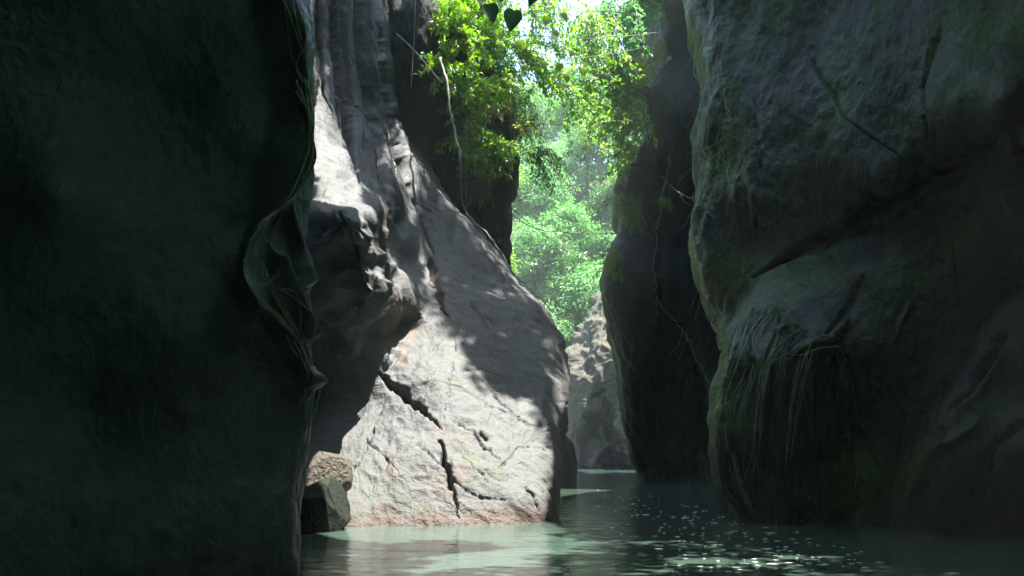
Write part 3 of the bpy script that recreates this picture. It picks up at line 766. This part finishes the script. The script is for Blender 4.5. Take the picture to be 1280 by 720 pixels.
S('hanging_shrub', 'leafy branch reaching from the pillar top towards the white sky', 'shrub', 625, 0, 19.5, 1.5, M_LEAF_FRESH, 10, nb=20, aim=(.9, -.3, .35), leaf=(.15, .07), group=G1, on='tall dark pillar')
S('hanging_shrub', 'bright green spray hanging in front of the pillar waist, above the drooping fern', 'shrub', 612, 190, 19.2, 0.8, M_LEAF_FRESH, 17, nb=14, aim=(.1, -.7, .1), droop=.9, group=G1, on='tall dark pillar')
S('hanging_shrub', 'lime shrub spreading over the frame top between the dark heart leaves and the white twig', 'shrub', 560, 20, 19.2, 1.1, M_LEAF_FRESH, 18, nb=18, aim=(.3, -.6, .1), group=G1, on='tall dark pillar')
S('hanging_shrub', 'thin leaved grassy tuft dangling lowest in the slot', 'shrub', 603, 215, 19.2, 0.7, M_FERN, 19, nb=14, aim=(.1, -.7, -.1), droop=1.1, leaf=(.18, .03), group=G1, on='tall dark pillar')
fern('fern drooping in the shaded slot between the recess and the pillar', 598, 195, 20.4, 0.9, 31, 12, (.1, -.5, .1))
fern('fern with straw coloured fronds on the pillar face under the yellow shrub', 612, 140, 20.3, 0.7, 32, 10, (.1, -.6, .3), M_DRY)
fern('pale fern on the lit edge of the dark recess, near the white twig', 558, 110, 19.6, 0.55, 33, 9, (.3, -.5, .2))

def broad_vine(label, spots, mat, name='broad_leaf_vine', stem_pts=None, group=None):
    (x0, y0, z0) = spots[0][:3]
    base = W(*(stem_pts[0]))
    root = empty(name, base, label, 'vine', group)
    mb = Mb(); mb.tube([W(*q) - base for q in stem_pts], .010, .005, 5); mb.build('stem', M_TWIG, root, True)
    r = random.Random(len(spots))
    for (px, py, Y, s, ang) in spots:
        m = Mb(); d = Vector((math.sin(ang), .1, -math.cos(ang)))
        m.heart(W(px, py, Y) - base, d, r, s, s * .95, Vector((r.uniform(-.3, .3), -1, r.uniform(-.1, .5))))
        m.build('leaf', mat, root, True)
    return root
broad_vine('vine with large dark heart shaped leaves hanging across the top of the gap', [(612, 8, 12, .27, .2), (642, 16, 12, .30, -.2), (596, -8, 12, .2, .4), (668, -4, 12.2, .18, -.5), (626, -14, 12, .22, 0)], leaf_material('dark_broad_leaf', [(.02, .07, .02), (.025, .085, .025)], trans=.18),
           stem_pts=[(560, -30, 12.2), (600, -22, 12), (640, -12, 12), (680, -16, 12.2), (740, -40, 12.6)])
broad_vine('vine of broad yellow and lime leaves dangling before the pale forest', [(678, 78, 15, .15, .3), (700, 80, 15, .17, -.4), (728, 86, 15, .14, .2), (740, 92, 15, .16, .9), (684, 22, 15, .17, -.2), (703, 18, 15, .18, .5), (650, 52, 15, .2, .2), (657, 84, 15, .15, -.6), (735, 108, 15, .17, .4), (715, 64, 15, .12, -.2), (692, 40, 15, .13, .8), (708, 96, 15, .13, .1)],
           leaf_material('lime_vine_leaf', [(0.2, 0.27, .03), (.13, .25, .03), (.3, .25, .03)], trans=.6), stem_pts=[(620, -30, 15), (664, 10, 15), (690, 50, 15), (712, 74, 15), (745, 100, 15), (752, 118, 15)])

GB = 'leafy sprays hanging in the top of the gap'
S('hanging_spray', 'airy spray of small pale leaves hanging in the gap under the level twigs', 'branch', 690, 100, 23, 1.5, M_LEAF_FAR, 61, nb=16, aim=(.4, -.2, -.1), leaf=(.12, .055), per=22, droop=.7, group=GB, spread=1.3)
S('hanging_spray', 'loose leafy branch dropping from the top beside the yellow vine leaves', 'branch', 672, 5, 22, 1.6, M_LEAF_FRESH, 62, nb=14, aim=(.5, -.2, -.3), leaf=(.14, .06), per=20, droop=.8, group=GB, spread=1.2)
S('hanging_spray', 'blue green leafy branch hanging from the top in front of the white sky', 'branch', 770, 10, 27, 2.6, M_LEAF_FAR, 63, nb=20, aim=(-.3, -.2, -.5), leaf=(.17, .08), per=30, droop=.7, group=GB, spread=1.2)
S('hanging_spray', 'green branch spreading level from the rear wall to the mid gap', 'branch', 785, 85, 27, 2.4, M_LEAF_FRESH, 64, nb=18, aim=(-.9, -.2, -.1), leaf=(.17, .08), per=28, droop=.4, group=GB)
S('hanging_spray', 'thin branch with sparse lime leaves below the white sky', 'branch', 715, 120, 24, 1.3, M_LEAF_FRESH, 65, nb=9, aim=(.5, -.3, .2), leaf=(.15, .07), per=16, droop=.6, group=GB, spread=1.3)
S('hanging_shrub', 'mid green shrub hanging from the slot edge behind the long pale root', 'shrub', 578, 165, 19.2, 1.0, M_LEAF_FRESH, 66, nb=16, aim=(.1, -.8, 0), droop=.8, group=G1, on='tall dark pillar')
S('hanging_shrub', 'small lime shrub between the recess edge and the yellow tinged shrub', 'shrub', 590, 115, 19.2, 1.0, M_LEAF_FRESH, 67, nb=18, aim=(.2, -.9, .1), group=G1, on='tall dark pillar')
S('hanging_shrub', 'green shrub with grassy leaves around the waist of the dark pillar', 'shrub', 625, 185, 19.2, .7, M_FERN, 68, nb=12, aim=(.2, -.8, .1), leaf=(.17, .04), droop=.9, group=G1, on='tall dark pillar')
S('hanging_spray', 'yellow green leafy branch hanging at mid height of the white sky', 'branch', 735, 20, 25, 1.9, M_LEAF_FRESH, 71, nb=14, aim=(.1, -.2, -.4), leaf=(.15, .07), per=24, droop=.8, group=GB, spread=1.3)
S('hanging_spray', 'leafy branch arching from the pillar shrubs over the fine leaved bush', 'branch', 650, 60, 20.5, 1.4, M_LEAF_FRESH, 72, nb=14, aim=(.8, -.4, .2), leaf=(.12, .06), per=22, droop=.7, group=GB)
S('hanging_spray', 'pale leafy spray low in the gap, beside the dark pillar waist', 'branch', 665, 190, 23, 1.2, M_LEAF_FAR, 73, nb=12, aim=(.4, -.3, -.1), leaf=(.10, .05), per=22, droop=.9, group=GB)
# roots, twigs and creepers
strand('hanging_root', 'long pale bare root running from the shrubs along the sunlit buttress edge', 'root',
       [W(550, 72, 19.0), W(559, 105, 18.7), W(561, 130, 18.6), W(568, 160, 18.5), W(577, 205, 18.4)] + [rooted(x, y, 0, 'buttress leaning') + Vector((0, -.30, .14)) for x, y in
        [(590, 262), (610, 312), (638, 352), (662, 378), (688, 404)]], 0.030, .014, M_ROOT, 60, .02, 1)
strand('hanging_root', 'thin pale twig slanting over the dark recess to the shrubs', 'root', [W(496, 42, 18.0), W(515, 60, 18.0), W(533, 80, 18.2), W(552, 104, 18.6)], .012, .009, M_ROOT, 24, .004, 2)
strand('hanging_root', 'hair thin pale root hanging straight down from the top over the dark recess', 'root', [W(520, -20, 18), W(518, 40, 18), W(514, 110, 18)], .007, .004, M_ROOT, 24, .003, 3)
strand('hanging_root', 'very thin root dangling in the slot beside the pillar', 'root', [W(584, 150, 20), W(582, 200, 20), W(583, 262, 20)], .008, .005, M_ROOT, 24, .004, 4)
GT = 'bare twigs strung across the gap'
strand('twig', 'thin dark twig sagging across the gap high against the white sky', 'twig', [W(640, 44, 20), W(700, 46, 20.5), W(760, 48, 22), W(850, 36, 28)], .010, .008, M_TWIG, 40, .01, 5, GT)
strand('twig', 'dark twig dipping across the gap below the white sky', 'twig', [W(640, 55, 20), W(680, 68, 20.5), W(730, 72, 22), W(845, 52, 28)], .010, .008, M_TWIG, 40, .01, 6, GT)
strand('twig', 'long level twig crossing the middle of the gap over the hazy forest', 'twig', [W(632, 262, 22), W(665, 284, 23), (W(700, 290, 24)), W(770, 292, 27)], .014, .010, M_TWIG, 40, .012, 7, GT)
strand('twig', 'short twig slanting down from the pillar into the gap', 'twig', [W(634, 254, 22), W(660, 278, 22.5), W(690, 300, 23), W(716, 312, 23)], .012, .006, M_TWIG, 40, .012, 8, GT)
strand('twig', 'bare hanging stick dropping through the fine leaved spray', 'twig', [W(668, 130, 21), W(682, 180, 21), W(698, 222, 21), W(706, 236, 21)], .014, .008, M_TWIG, 30, .012, 9, GT)
strand('twig', 'forked grey stick rising towards the bushes of the dark rear wall', 'twig', [W(688, 238, 23), W(710, 220, 24), W(735, 206, 25)], .010, .006, M_TWIG, 20, .012, 10, GT)
strand('twig', 'slender twig with few leaves strung low between the bushes over the gap', 'twig', [W(650, 150, 21), W(700, 156, 22.5), W(770, 152, 25), W(812, 150, 26.5)], .010, .007, M_TWIG, 40, .012, 11, GT, leaves=(M_LEAF_FRESH, 26, .16, .07))
# pale strands standing in for wet glints on the near wall and hump
M_GLINT = bark_material('pale_glint_strand', (0.08, 0.13, 0.09), (0.30, 0.37, 0.29), 0.4)  # pale colour stands in for light glinting off wet rock
def glint_strands(label, paths, seed, n, sx, r0, push=.03, on='near black rock wall', group='pale strands for wet glints on the near wall edge', mat=None):
    rr = random.Random(seed); mb = Mb(); base = None
    for k in range(n):
        path = rr.choice(paths); ox = rr.gauss(0, sx); a0 = rr.random() * .25; ph = rr.random() * 6
        m = len(path); ps = []
        i0 = 0 if rr.random() < .6 else rr.randint(0, max(0, m - 4))
        for i, (x, y) in enumerate(path):
            if i < i0: continue
            ps.append(rooted(x + ox * (.5 + .6 * abs(math.sin(i * 1.3 + ph))) + rr.gauss(0, .8), y + rr.gauss(0, 6), 0, on) + Vector((0, -push * rr.uniform(.2, 1.2), 0)))
        if len(ps) < 3: continue
        if base is None: base = ps[0].copy()
        q = spline([p - base for p in ps], 40)
        w = r0 * rr.uniform(.5, 1.3)
        mb.tube([p + rvec(rr) * .003 for p in q], w, w * .45, 5)
    o = mb.build('glint_strands', mat or M_GLINT, None, True); o.location = base
    return tag(o, label, 'root', group)
glint_strands('bundle of pale strands standing in for the wet glint on the near wall upper edge',
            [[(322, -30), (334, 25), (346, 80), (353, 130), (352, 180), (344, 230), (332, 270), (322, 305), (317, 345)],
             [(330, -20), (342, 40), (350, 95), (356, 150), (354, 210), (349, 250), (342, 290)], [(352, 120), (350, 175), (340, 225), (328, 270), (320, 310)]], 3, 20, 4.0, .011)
glint_strands('loop of pale strands standing in for the wet glint on the near wall knob',
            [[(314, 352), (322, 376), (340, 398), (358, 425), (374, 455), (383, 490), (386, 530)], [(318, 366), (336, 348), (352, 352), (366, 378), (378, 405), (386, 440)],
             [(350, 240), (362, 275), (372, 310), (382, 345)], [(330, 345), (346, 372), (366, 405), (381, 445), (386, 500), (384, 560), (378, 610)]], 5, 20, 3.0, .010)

GH = 'pale strands for highlights on the wet hump'  # highlights of the wet hump, built as pale strands
glint_strands('bundle of pale strands standing in for highlights down the outer edge of the wet hump',
            [[(950, 392), (932, 420), (918, 455), (907, 500), (903, 550), (910, 600), (926, 640)], [(962, 396), (944, 425), (930, 465), (920, 520), (922, 580), (934, 630)], [(940, 400), (922, 440), (910, 490), (903, 545)]], 7, 26, 4.0, .011, .05, 'broad dark mossy', GH)
glint_strands('bundle of pale strands standing in for highlights inside the wet hump, over its striped face',
            [[(985, 405), (966, 425), (952, 460), (947, 510), (943, 560), (932, 615)], [(1000, 412), (975, 430), (958, 470), (952, 530), (946, 590)], [(1010, 436), (1000, 470), (990, 520), (985, 570)], [(1055, 422), (1030, 430), (1006, 442), (985, 450)]], 8, 22, 4.0, .009, .05, 'broad dark mossy', GH)
# pale creeper roots on the dark walls
GC = 'pale creeper roots on the dark walls'
def creeper(label, pts, Y, seed, r0=.012, br=3, rad=.006):
    r = random.Random(seed)
    ps = spline([W(a, b, c) for a, b, c in pts], 60)
    base = ps[0].copy(); ps = [p - base + Vector((r.gauss(0, .03), 0, r.gauss(0, .02))) for p in ps]
    mb = Mb(); mb.tube(ps, r0, rad, 5)
    for k in range(br):
        i = r.randint(5, 50); p = ps[i].copy(); q = [p.copy()]; d = Vector((r.uniform(-1, 1), -.05, -.9)).normalized()
        for _ in range(10):
            d = (d + rvec(r) * .25).normalized(); p = p + d * .09; q.append(p.copy())
        mb.tube(q, rad, .003, 4)
    o = mb.build('creeper_root', M_ROOT, None, True); o.location = base
    return tag(o, label, 'root', GC)
creeper('long pale creeper root hanging down the mossy wall edge from top to hump', [(866, 80, 17.0), (878, 120, 16.6), (886, 160, 16.4), (874, 210, 16.4), (867, 260, 16.6), (872, 320, 16.8), (878, 370, 16.6), (892, 405, 16.0), (915, 430, 14.0)], 17, 1, .011, 6)
creeper('tangle of pale creeper roots high on the mossy wall edge', [(905, 110, 16.2), (912, 150, 15.7), (902, 180, 15.7), (890, 215, 15.9)], 17, 2, .010, 9)
creeper('thin pale creeper root down the face of the dark rear wall', [(838, 195, 25.0), (829, 240, 25.6), (822, 290, 26), (818, 340, 26.3), (824, 380, 26.6), (852, 410, 26.6), (872, 450, 26.6), (886, 480, 27)], 26, 3, .016, 6, .008)
creeper('short pale creeper root crossing the rear wall to the mossy wall', [(826, 220, 25.3), (845, 238, 25.2), (866, 250, 16.9)], 26, 4, .012, 2)

# plants on the rear wall
G2 = 'bushes on the edge of the dark rear wall'
S('ledge_bush', 'bright lime bush on the edge of the dark rear wall, below its notch', 'bush', 812, 150, 26.6, 1.5, M_LEAF_FRESH, 41, nb=20, aim=(-.6, -.4, .2), leaf=(.17, .07), group=G2, on='standing in deep shade')
S('ledge_bush', 'green bush growing on top of the small rock knob of the rear wall', 'bush', 800, 205, 27.2, 1.2, M_LEAF_FRESH, 42, nb=16, aim=(-.4, -.5, .5), leaf=(.15, .06), group=G2, on='standing in deep shade')
S('ledge_bush', 'grassy tuft spilling between the two rock knobs of the rear wall', 'bush', 788, 255, 27.6, 0.9, M_FERN, 43, nb=16, aim=(-.1, -.8, .1), leaf=(.22, .03), group=G2, droop=1.0, on='standing in deep shade')
S('ledge_bush', 'straw tipped hanging plant at the notch high on the rear wall', 'bush', 832, 62, 27.0, 1.3, M_DRY, 44, nb=16, aim=(-.7, -.2, .1), leaf=(.16, .04), droop=1.0, group=G2, on='standing in deep shade')
S('ledge_bush', 'trailing green plant at the top of the rear wall', 'bush', 822, 0, 26.6, 1.5, M_LEAF_FAR, 45, nb=18, aim=(-.7, -.3, 0), leaf=(.16, .07), droop=.9, group=G2, on='standing in deep shade')
S('ledge_bush', 'leafy bush reaching far out from the rear wall over the gap', 'bush', 806, 120, 27.6, 1.4, M_LEAF_FRESH, 46, nb=20, aim=(-.9, -.2, .25), leaf=(.18, .08), group=G2, on='standing in deep shade')
S('ledge_bush', 'small mossy tuft on the rear wall brow above the far rock', 'bush', 776, 330, 28.2, 0.8, M_FERN, 47, nb=12, aim=(-.4, -.6, .5), leaf=(.14, .04), group=G2, on='standing in deep shade')
fern('tiny fern on the dark rear wall beside the creeper root', 834, 250, 25.4, 0.7, 48, 8, (.1, -.8, .2), on='standing in deep shade')

# ------------------------------------------------------------------ unseen trees above the view, crowns shaped to shade rock and river
def inside(poly, x, y):
    c = False; n = len(poly)
    for i in range(n):
        (x0, y0), (x1, y1) = poly[i], poly[i - 1]
        if (y0 > y) != (y1 > y) and x < (x1 - x0) * (y - y0) / (y1 - y0 + 1e-9) + x0: c = not c
    return c
SP_, SPX, SPY = [v for k, v in SURF.items() if 'buttress leaning back' in k][0]
def surf_point(px, py):
    k = int(np.argmin((SPX - px) ** 2 + (SPY - py) ** 2))
    return Vector(SP_.reshape(-1, 3)[k].tolist())
def shade_tree(label, root_pt, spots, seed, leaf=.18, per=95):
    r = random.Random(seed)
    base = Vector(root_pt)
    root = empty('unseen_shade_tree', base, label, 'tree')
    tk, cw = Mb(), Mb()
    mean = Vector((0, 0, 0))
    for (q, rad) in spots: mean += q - base
    mean /= len(spots)
    trunk = spline([(0, 0, -.6), mean * .35 + Vector((0, 0, .8)), mean * .8 + Vector((0, 0, .5)), mean], 16)
    tk.tube(trunk, .16, .05, 8)
    for (q, rad) in spots:
        c = q - base; s0 = trunk[r.randint(7, 15)]
        tk.tube(spline([s0, s0.lerp(c, .5) + Vector((0, 0, .15)), c], 6), .03, .008, 4)
        for i in range(int(per * (rad / .45) ** 2)):
            o = rvec(r) * rad * r.random() ** .4
            d = rvec(r); d.z *= .4
            n_ = leaf * r.uniform(.6, 1.3)
            cw.quick_leaf(c + o - d * n_ * .5, d, r, n_, n_ * .5)
    tk.build('trunk', M_BARK, root, True); cw.build('crown', M_LEAF_FRESH, root)
def clumps(poly, step, t, seed, rad, skip=()):
    r = random.Random(seed); out = []
    xs, ys = [p[0] for p in poly], [p[1] for p in poly]
    y = min(ys)
    while y < max(ys):
        x = min(xs)
        while x < max(xs):
            qx, qy = x + r.uniform(-.35, .35) * step, y + r.uniform(-.35, .35) * step
            if inside(poly, qx, qy) and not any(inside(k, qx, qy) for k in skip):
                out.append((surf_point(qx, qy) + SUN * (t + r.uniform(-.6, .6)), rad * r.uniform(.75, 1.2)))
            x += step
        y += step
    return out
shade_tree('leafy tree leaning over the gorge above the gap, shading the shoulder of the sunlit buttress', (9.5, 19.5, 15.0),
         clumps([(655, 470), (700, 460), (704, 560), (672, 545)], 25, 17.0, 6, .36) + clumps([(520, 215), (560, 245), (650, 355), (712, 440), (712, 470), (650, 500), (612, 492), (604, 440), (560, 395), (540, 330)], 24, 19.0, 1, .52), 51, leaf=.26)
shade_tree('leafy tree on the rim straight above the streaked top of the sunlit buttress', (-5.0, 22.0, 17.0),
         clumps([(416, -60), (510, -60), (505, 120), (492, 150), (480, 190), (500, 260), (520, 300), (540, 330), (522, 360), (500, 330), (470, 280), (456, 235), (440, 180), (426, 150), (416, 110)], 17, 13.0, 2, .42,
                skip=([(446, 90), (462, 90), (466, 165), (450, 165)], [(466, 118), (478, 118), (480, 158), (468, 158)], [(496, 150), (515, 160), (525, 200), (500, 190)], [(505, 205), (530, 215), (545, 255), (515, 250)], [(540, 330), (565, 340), (575, 370), (548, 365)])), 52, leaf=.24)

def water_spots(x0, x1, y0, y1, step, t, seed, rad):  # leaf clumps hung along sun rays to block light below
    r = random.Random(seed); out = []
    y = y0
    while y <= y1:
        x = x0(y)
        while x <= x1(y):
            out.append((Vector((x + r.uniform(-.4, .4) * step, y + r.uniform(-.4, .4) * step, 0)) + SUN * (t + r.uniform(-.8, .8)), rad * r.uniform(.8, 1.2)))
            x += step
        y += step
    return out
shade_tree('unseen leafy tree added above the mossy wall to shade this side of the river', (7.5, 12.5, 12.0),  # crown added to darken the water and the mossy wall
         water_spots(lambda y: .9 + (y - 8) * .07, lambda y: 6.5, 8.0, 17.5, .78, 12.0, 3, .60), 53, leaf=.26, per=70)
shade_tree('unseen leafy tree added over the near wall and behind the camera to block sky', (-3.0, 8.5, 9.5),
         water_spots(lambda y: -4.6, lambda y: 1.9, -2.5, 8.0, .8, 11.0, 4, .62) +
         [(Vector((x, -2.6 + .3 * math.sin(x * 5), z)), .7) for x in np.arange(-5, 5.5, 1.0) for z in np.arange(10.5, 17, 1.0)], 54, leaf=.26, per=60)  # includes an upright leaf sheet behind the camera, added against sky light

rl = random.Random(9)
shade_tree('unseen tree added on top of the near wall, crown shutting out sky light', (-7.0, 9.0, 11.0),  # added to keep sky light off the mossy wall
         [(Vector((x + rl.uniform(-.4, .4), y + rl.uniform(-.4, .4), 14 + (x + 4) * .35 + rl.uniform(-.8, .8))), .7) for x in np.arange(-9, -.6, .95) for y in np.arange(3, 14, .95)] +
         [(Vector((x + rl.uniform(-.4, .4), y + rl.uniform(-.4, .4), 14 + rl.uniform(-.8, .8))), .7) for x in np.arange(-.2, 3, .95) for y in np.arange(4.5, 11, .95)] +
         [(Vector((x + rl.uniform(-.4, .4), y + rl.uniform(-.4, .4), 13.5 + rl.uniform(-.8, .8))), .75) for x in np.arange(-11, -5.5, 1.0) for y in np.arange(14, 20, 1.0)], 55, leaf=.30, per=105)

# ------------------------------------------------------------------ forest beyond
def hill_z(x, y):
    return np.maximum(-1.0, np.minimum(y - 57.5, 29 + (y - 57.5) * .1) * 0.95 + 0.05 * np.abs(x - 4) ** 1.5) + 1.2 * perlin(np.stack([x * .12, y * .12, x * 0], -1))
def hillside():
    m, N, L, out = new_mat('forest_floor')
    n = N('TexNoise'); L(N('TexCoord').outputs['Object'], n.inputs['Vector']); n.inputs['Scale'].default_value = 0.6; n.inputs['Detail'].default_value = 8
    p = N('BsdfPrincipled'); L(ramp(N, L, n.outputs[0], [(0.35, (.035, .06, .02)), (.65, (.08, .12, .04))]), p.inputs['Base Color']); p.inputs['Roughness'].default_value = .9
    L(p.outputs[0], out.inputs[0])
    xs, ys = np.linspace(-60, 70, 120), np.linspace(56, 150, 90)
    X, Y = np.meshgrid(xs, ys)
    Z = hill_z(X, Y)
    o = mesh_object('hillside', np.stack([X, Y, Z], -1).reshape(-1, 3), grid_faces(90, 120)[:, ::-1], m)
    tag(o, kind='structure')
hillside()

def tree_meshes(seed, h, cr, leaf, nclump, per, mat, weep=0.0):
    """(trunk mesh, crown mesh) of one kind of tree, base at the origin"""
    r = random.Random(seed)
    tk, cw = Mb(), Mb()
    top = Vector((r.uniform(-.4, .4), r.uniform(-.4, .4), h * .8))
    pts = spline([(0, 0, -1), (r.uniform(-.2, .2), r.uniform(-.2, .2), h * .3), (r.uniform(-.3, .3), .1, h * .55), top], 12)
    tk.tube(pts, h * .022, h * .008, 7)
    for k in range(nclump):
        v = rvec(r); v.z = abs(v.z) * 1.1 - .35
        rad = r.uniform(.45, 1.0)
        c = Vector((v.x * cr * rad, v.y * cr * rad, h * .62 + v.z * h * .40 * rad))
        s = pts[r.randint(5, 11)]
        mid = s.lerp(c, .5) + Vector((0, 0, .2))
        tk.tube(spline([s, mid, c], 6), h * .006, h * .002, 4)
        cs = cr * r.uniform(.2, .36)
        for i in range(per):
            q = rvec(r) * cs * r.random() ** .45; q.z *= .65
            d = (q.normalized() * .6 + rvec(r) * .8 + Vector((0, 0, -.3 - weep))).normalized()
            s_ = r.uniform(.6, 1.3)
            cw.quick_leaf(c + q, d, r, leaf * s_, leaf * .45 * s_)
    return tk, cw

kinds = [
    ('broad_tree', 'round crowned green tree', tree_meshes(1, 8.0, 3.0, .34, 60, 70, None), M_LEAF_FAR),
    ('pale_tree', 'pale feathery tree', tree_meshes(2, 9.0, 2.8, .26, 70, 80, None, .3), M_LEAF_PALE),
    ('dark_tree', 'deep green tree', tree_meshes(3, 7.5, 2.6, .30, 60, 70, None), M_LEAF_DEEP),
    ('slender_tree', 'slender bright green tree', tree_meshes(4, 11.0, 2.4, .30, 64, 70, None, .2), M_LEAF_FRESH),
    ('low_bush', 'low spreading bush', tree_meshes(5, 3.4, 2.2, .24, 50, 70, None), M_LEAF_FAR)]
protos = {}
def plant_tree(k, px, Y, scale, rz, label):
    name, _, (tk, cw), mat = kinds[k]
    x = (px - 640) / F_PX * Y / 0.97
    z = float(hill_z(np.array([x]), np.array([float(Y)]))[0])
    root = empty(name, (x, Y, z - .1), label, 'bush' if k == 4 else 'tree', 'trees and bushes of the far forest slope')
    root.rotation_euler = (0, 0, rz); root.scale = (scale,) * 3
    if k not in protos:
        protos[k] = (tk.build('trunk', M_BARK, root, True), cw.build('crown', mat, root))
    else:
        for o in protos[k]:
            c = o.copy(); C.objects.link(c); c.parent = root
r = random.Random(11)
WH = ['lowest on the slope', 'low on the slope', 'at a third of the slope', 'halfway up the slope', 'high on the slope', 'near the skyline']
SD = ['behind the dark pillar', 'beside the dark pillar', 'between pillar and mid gap', 'in the mid gap', 'between mid gap and rear wall', 'beside the rear wall', 'behind the rear wall bushes']
layout = []
for j, Y in enumerate((61, 67, 74, 82, 91, 101)):
    for i, px in enumerate((600, 645, 682, 718, 754, 795, 840)):
        layout.append((j, i, px + r.uniform(-12, 12) + (9 if j % 2 else -9), Y + r.uniform(-2.5, 2.5)))
for (j, i, px, Y) in layout:
    if j == 5 and i in (3,): continue
    k = (4 if j == 0 and i in (1, 3, 5) else [0, 1, 2, 3, 1, 0, 1][(j * 3 + i * 2 + (j * i) % 3) % 7])
    if j == 5 and i == 2: k = 1
    plant_tree(k, px, Y, r.uniform(.85, 1.2) * (1.55 if j == 5 else 1 + .03 * j), r.random() * 6.28, f'{kinds[k][1]} {WH[j]}, {SD[i]}')

def undergrowth():
    rr = random.Random(77); mb = Mb()
    n = 0
    while n < 26000:
        y = 57 + 60 * rr.random() ** 1.3; x = rr.uniform(-.16, .26) * y
        z = float(0)
        mb_pts.append((x, y)); n += 1
mb_pts = []
undergrowth()
def undergrowth_build():
    rr = random.Random(78); mb = Mb()
    xy = np.array(mb_pts); z = hill_z(xy[:, 0], xy[:, 1])
    hh = np.clip(fbm(np.stack([xy[:, 0] * .5, xy[:, 1] * .5, z * 0], -1), 3) + .6, .05, 1.5)
    for (x, y), zz, h in zip(mb_pts, z, hh):
        d = Vector((rr.gauss(0, .6), rr.gauss(-.4, .6), rr.uniform(-.2, .9)))
        s = rr.uniform(.2, .5)
        mb.quick_leaf(Vector((x, y, zz + h * rr.random() * 1.6)), d, rr, s, s * .45)
    o = mb.build('undergrowth', M_LEAF_PALE)
    tag(o, 'tangle of pale leafy undergrowth covering the far slope', None, None, 'stuff')
undergrowth_build()

# ------------------------------------------------------------------ haze
def haze():
    m = bpy.data.materials.new('haze_air'); m.use_nodes = True
    nt = m.node_tree
    for n in list(nt.nodes): nt.nodes.remove(n)
    out = nt.nodes.new('ShaderNodeOutputMaterial'); v = nt.nodes.new('ShaderNodeVolumePrincipled')
    v.inputs['Color'].default_value = (0.80, 0.97, 0.93, 1); v.inputs['Density'].default_value = 0.0011
    nt.links.new(v.outputs[0], out.inputs['Volume'])
    x0, x1, y0, y1, z0, z1 = -70, 80, -30, 160, -3, 110
    V = [(x, y, z) for x in (x0, x1) for y in (y0, y1) for z in (z0, z1)]
    Fc = [(0, 1, 3, 2), (4, 6, 7, 5), (0, 4, 5, 1), (2, 3, 7, 6), (0, 2, 6, 4), (1, 5, 7, 3)]
    o = mesh_object('haze', V, Fc, m, smooth=False)
    tag(o, kind='stuff')
haze()
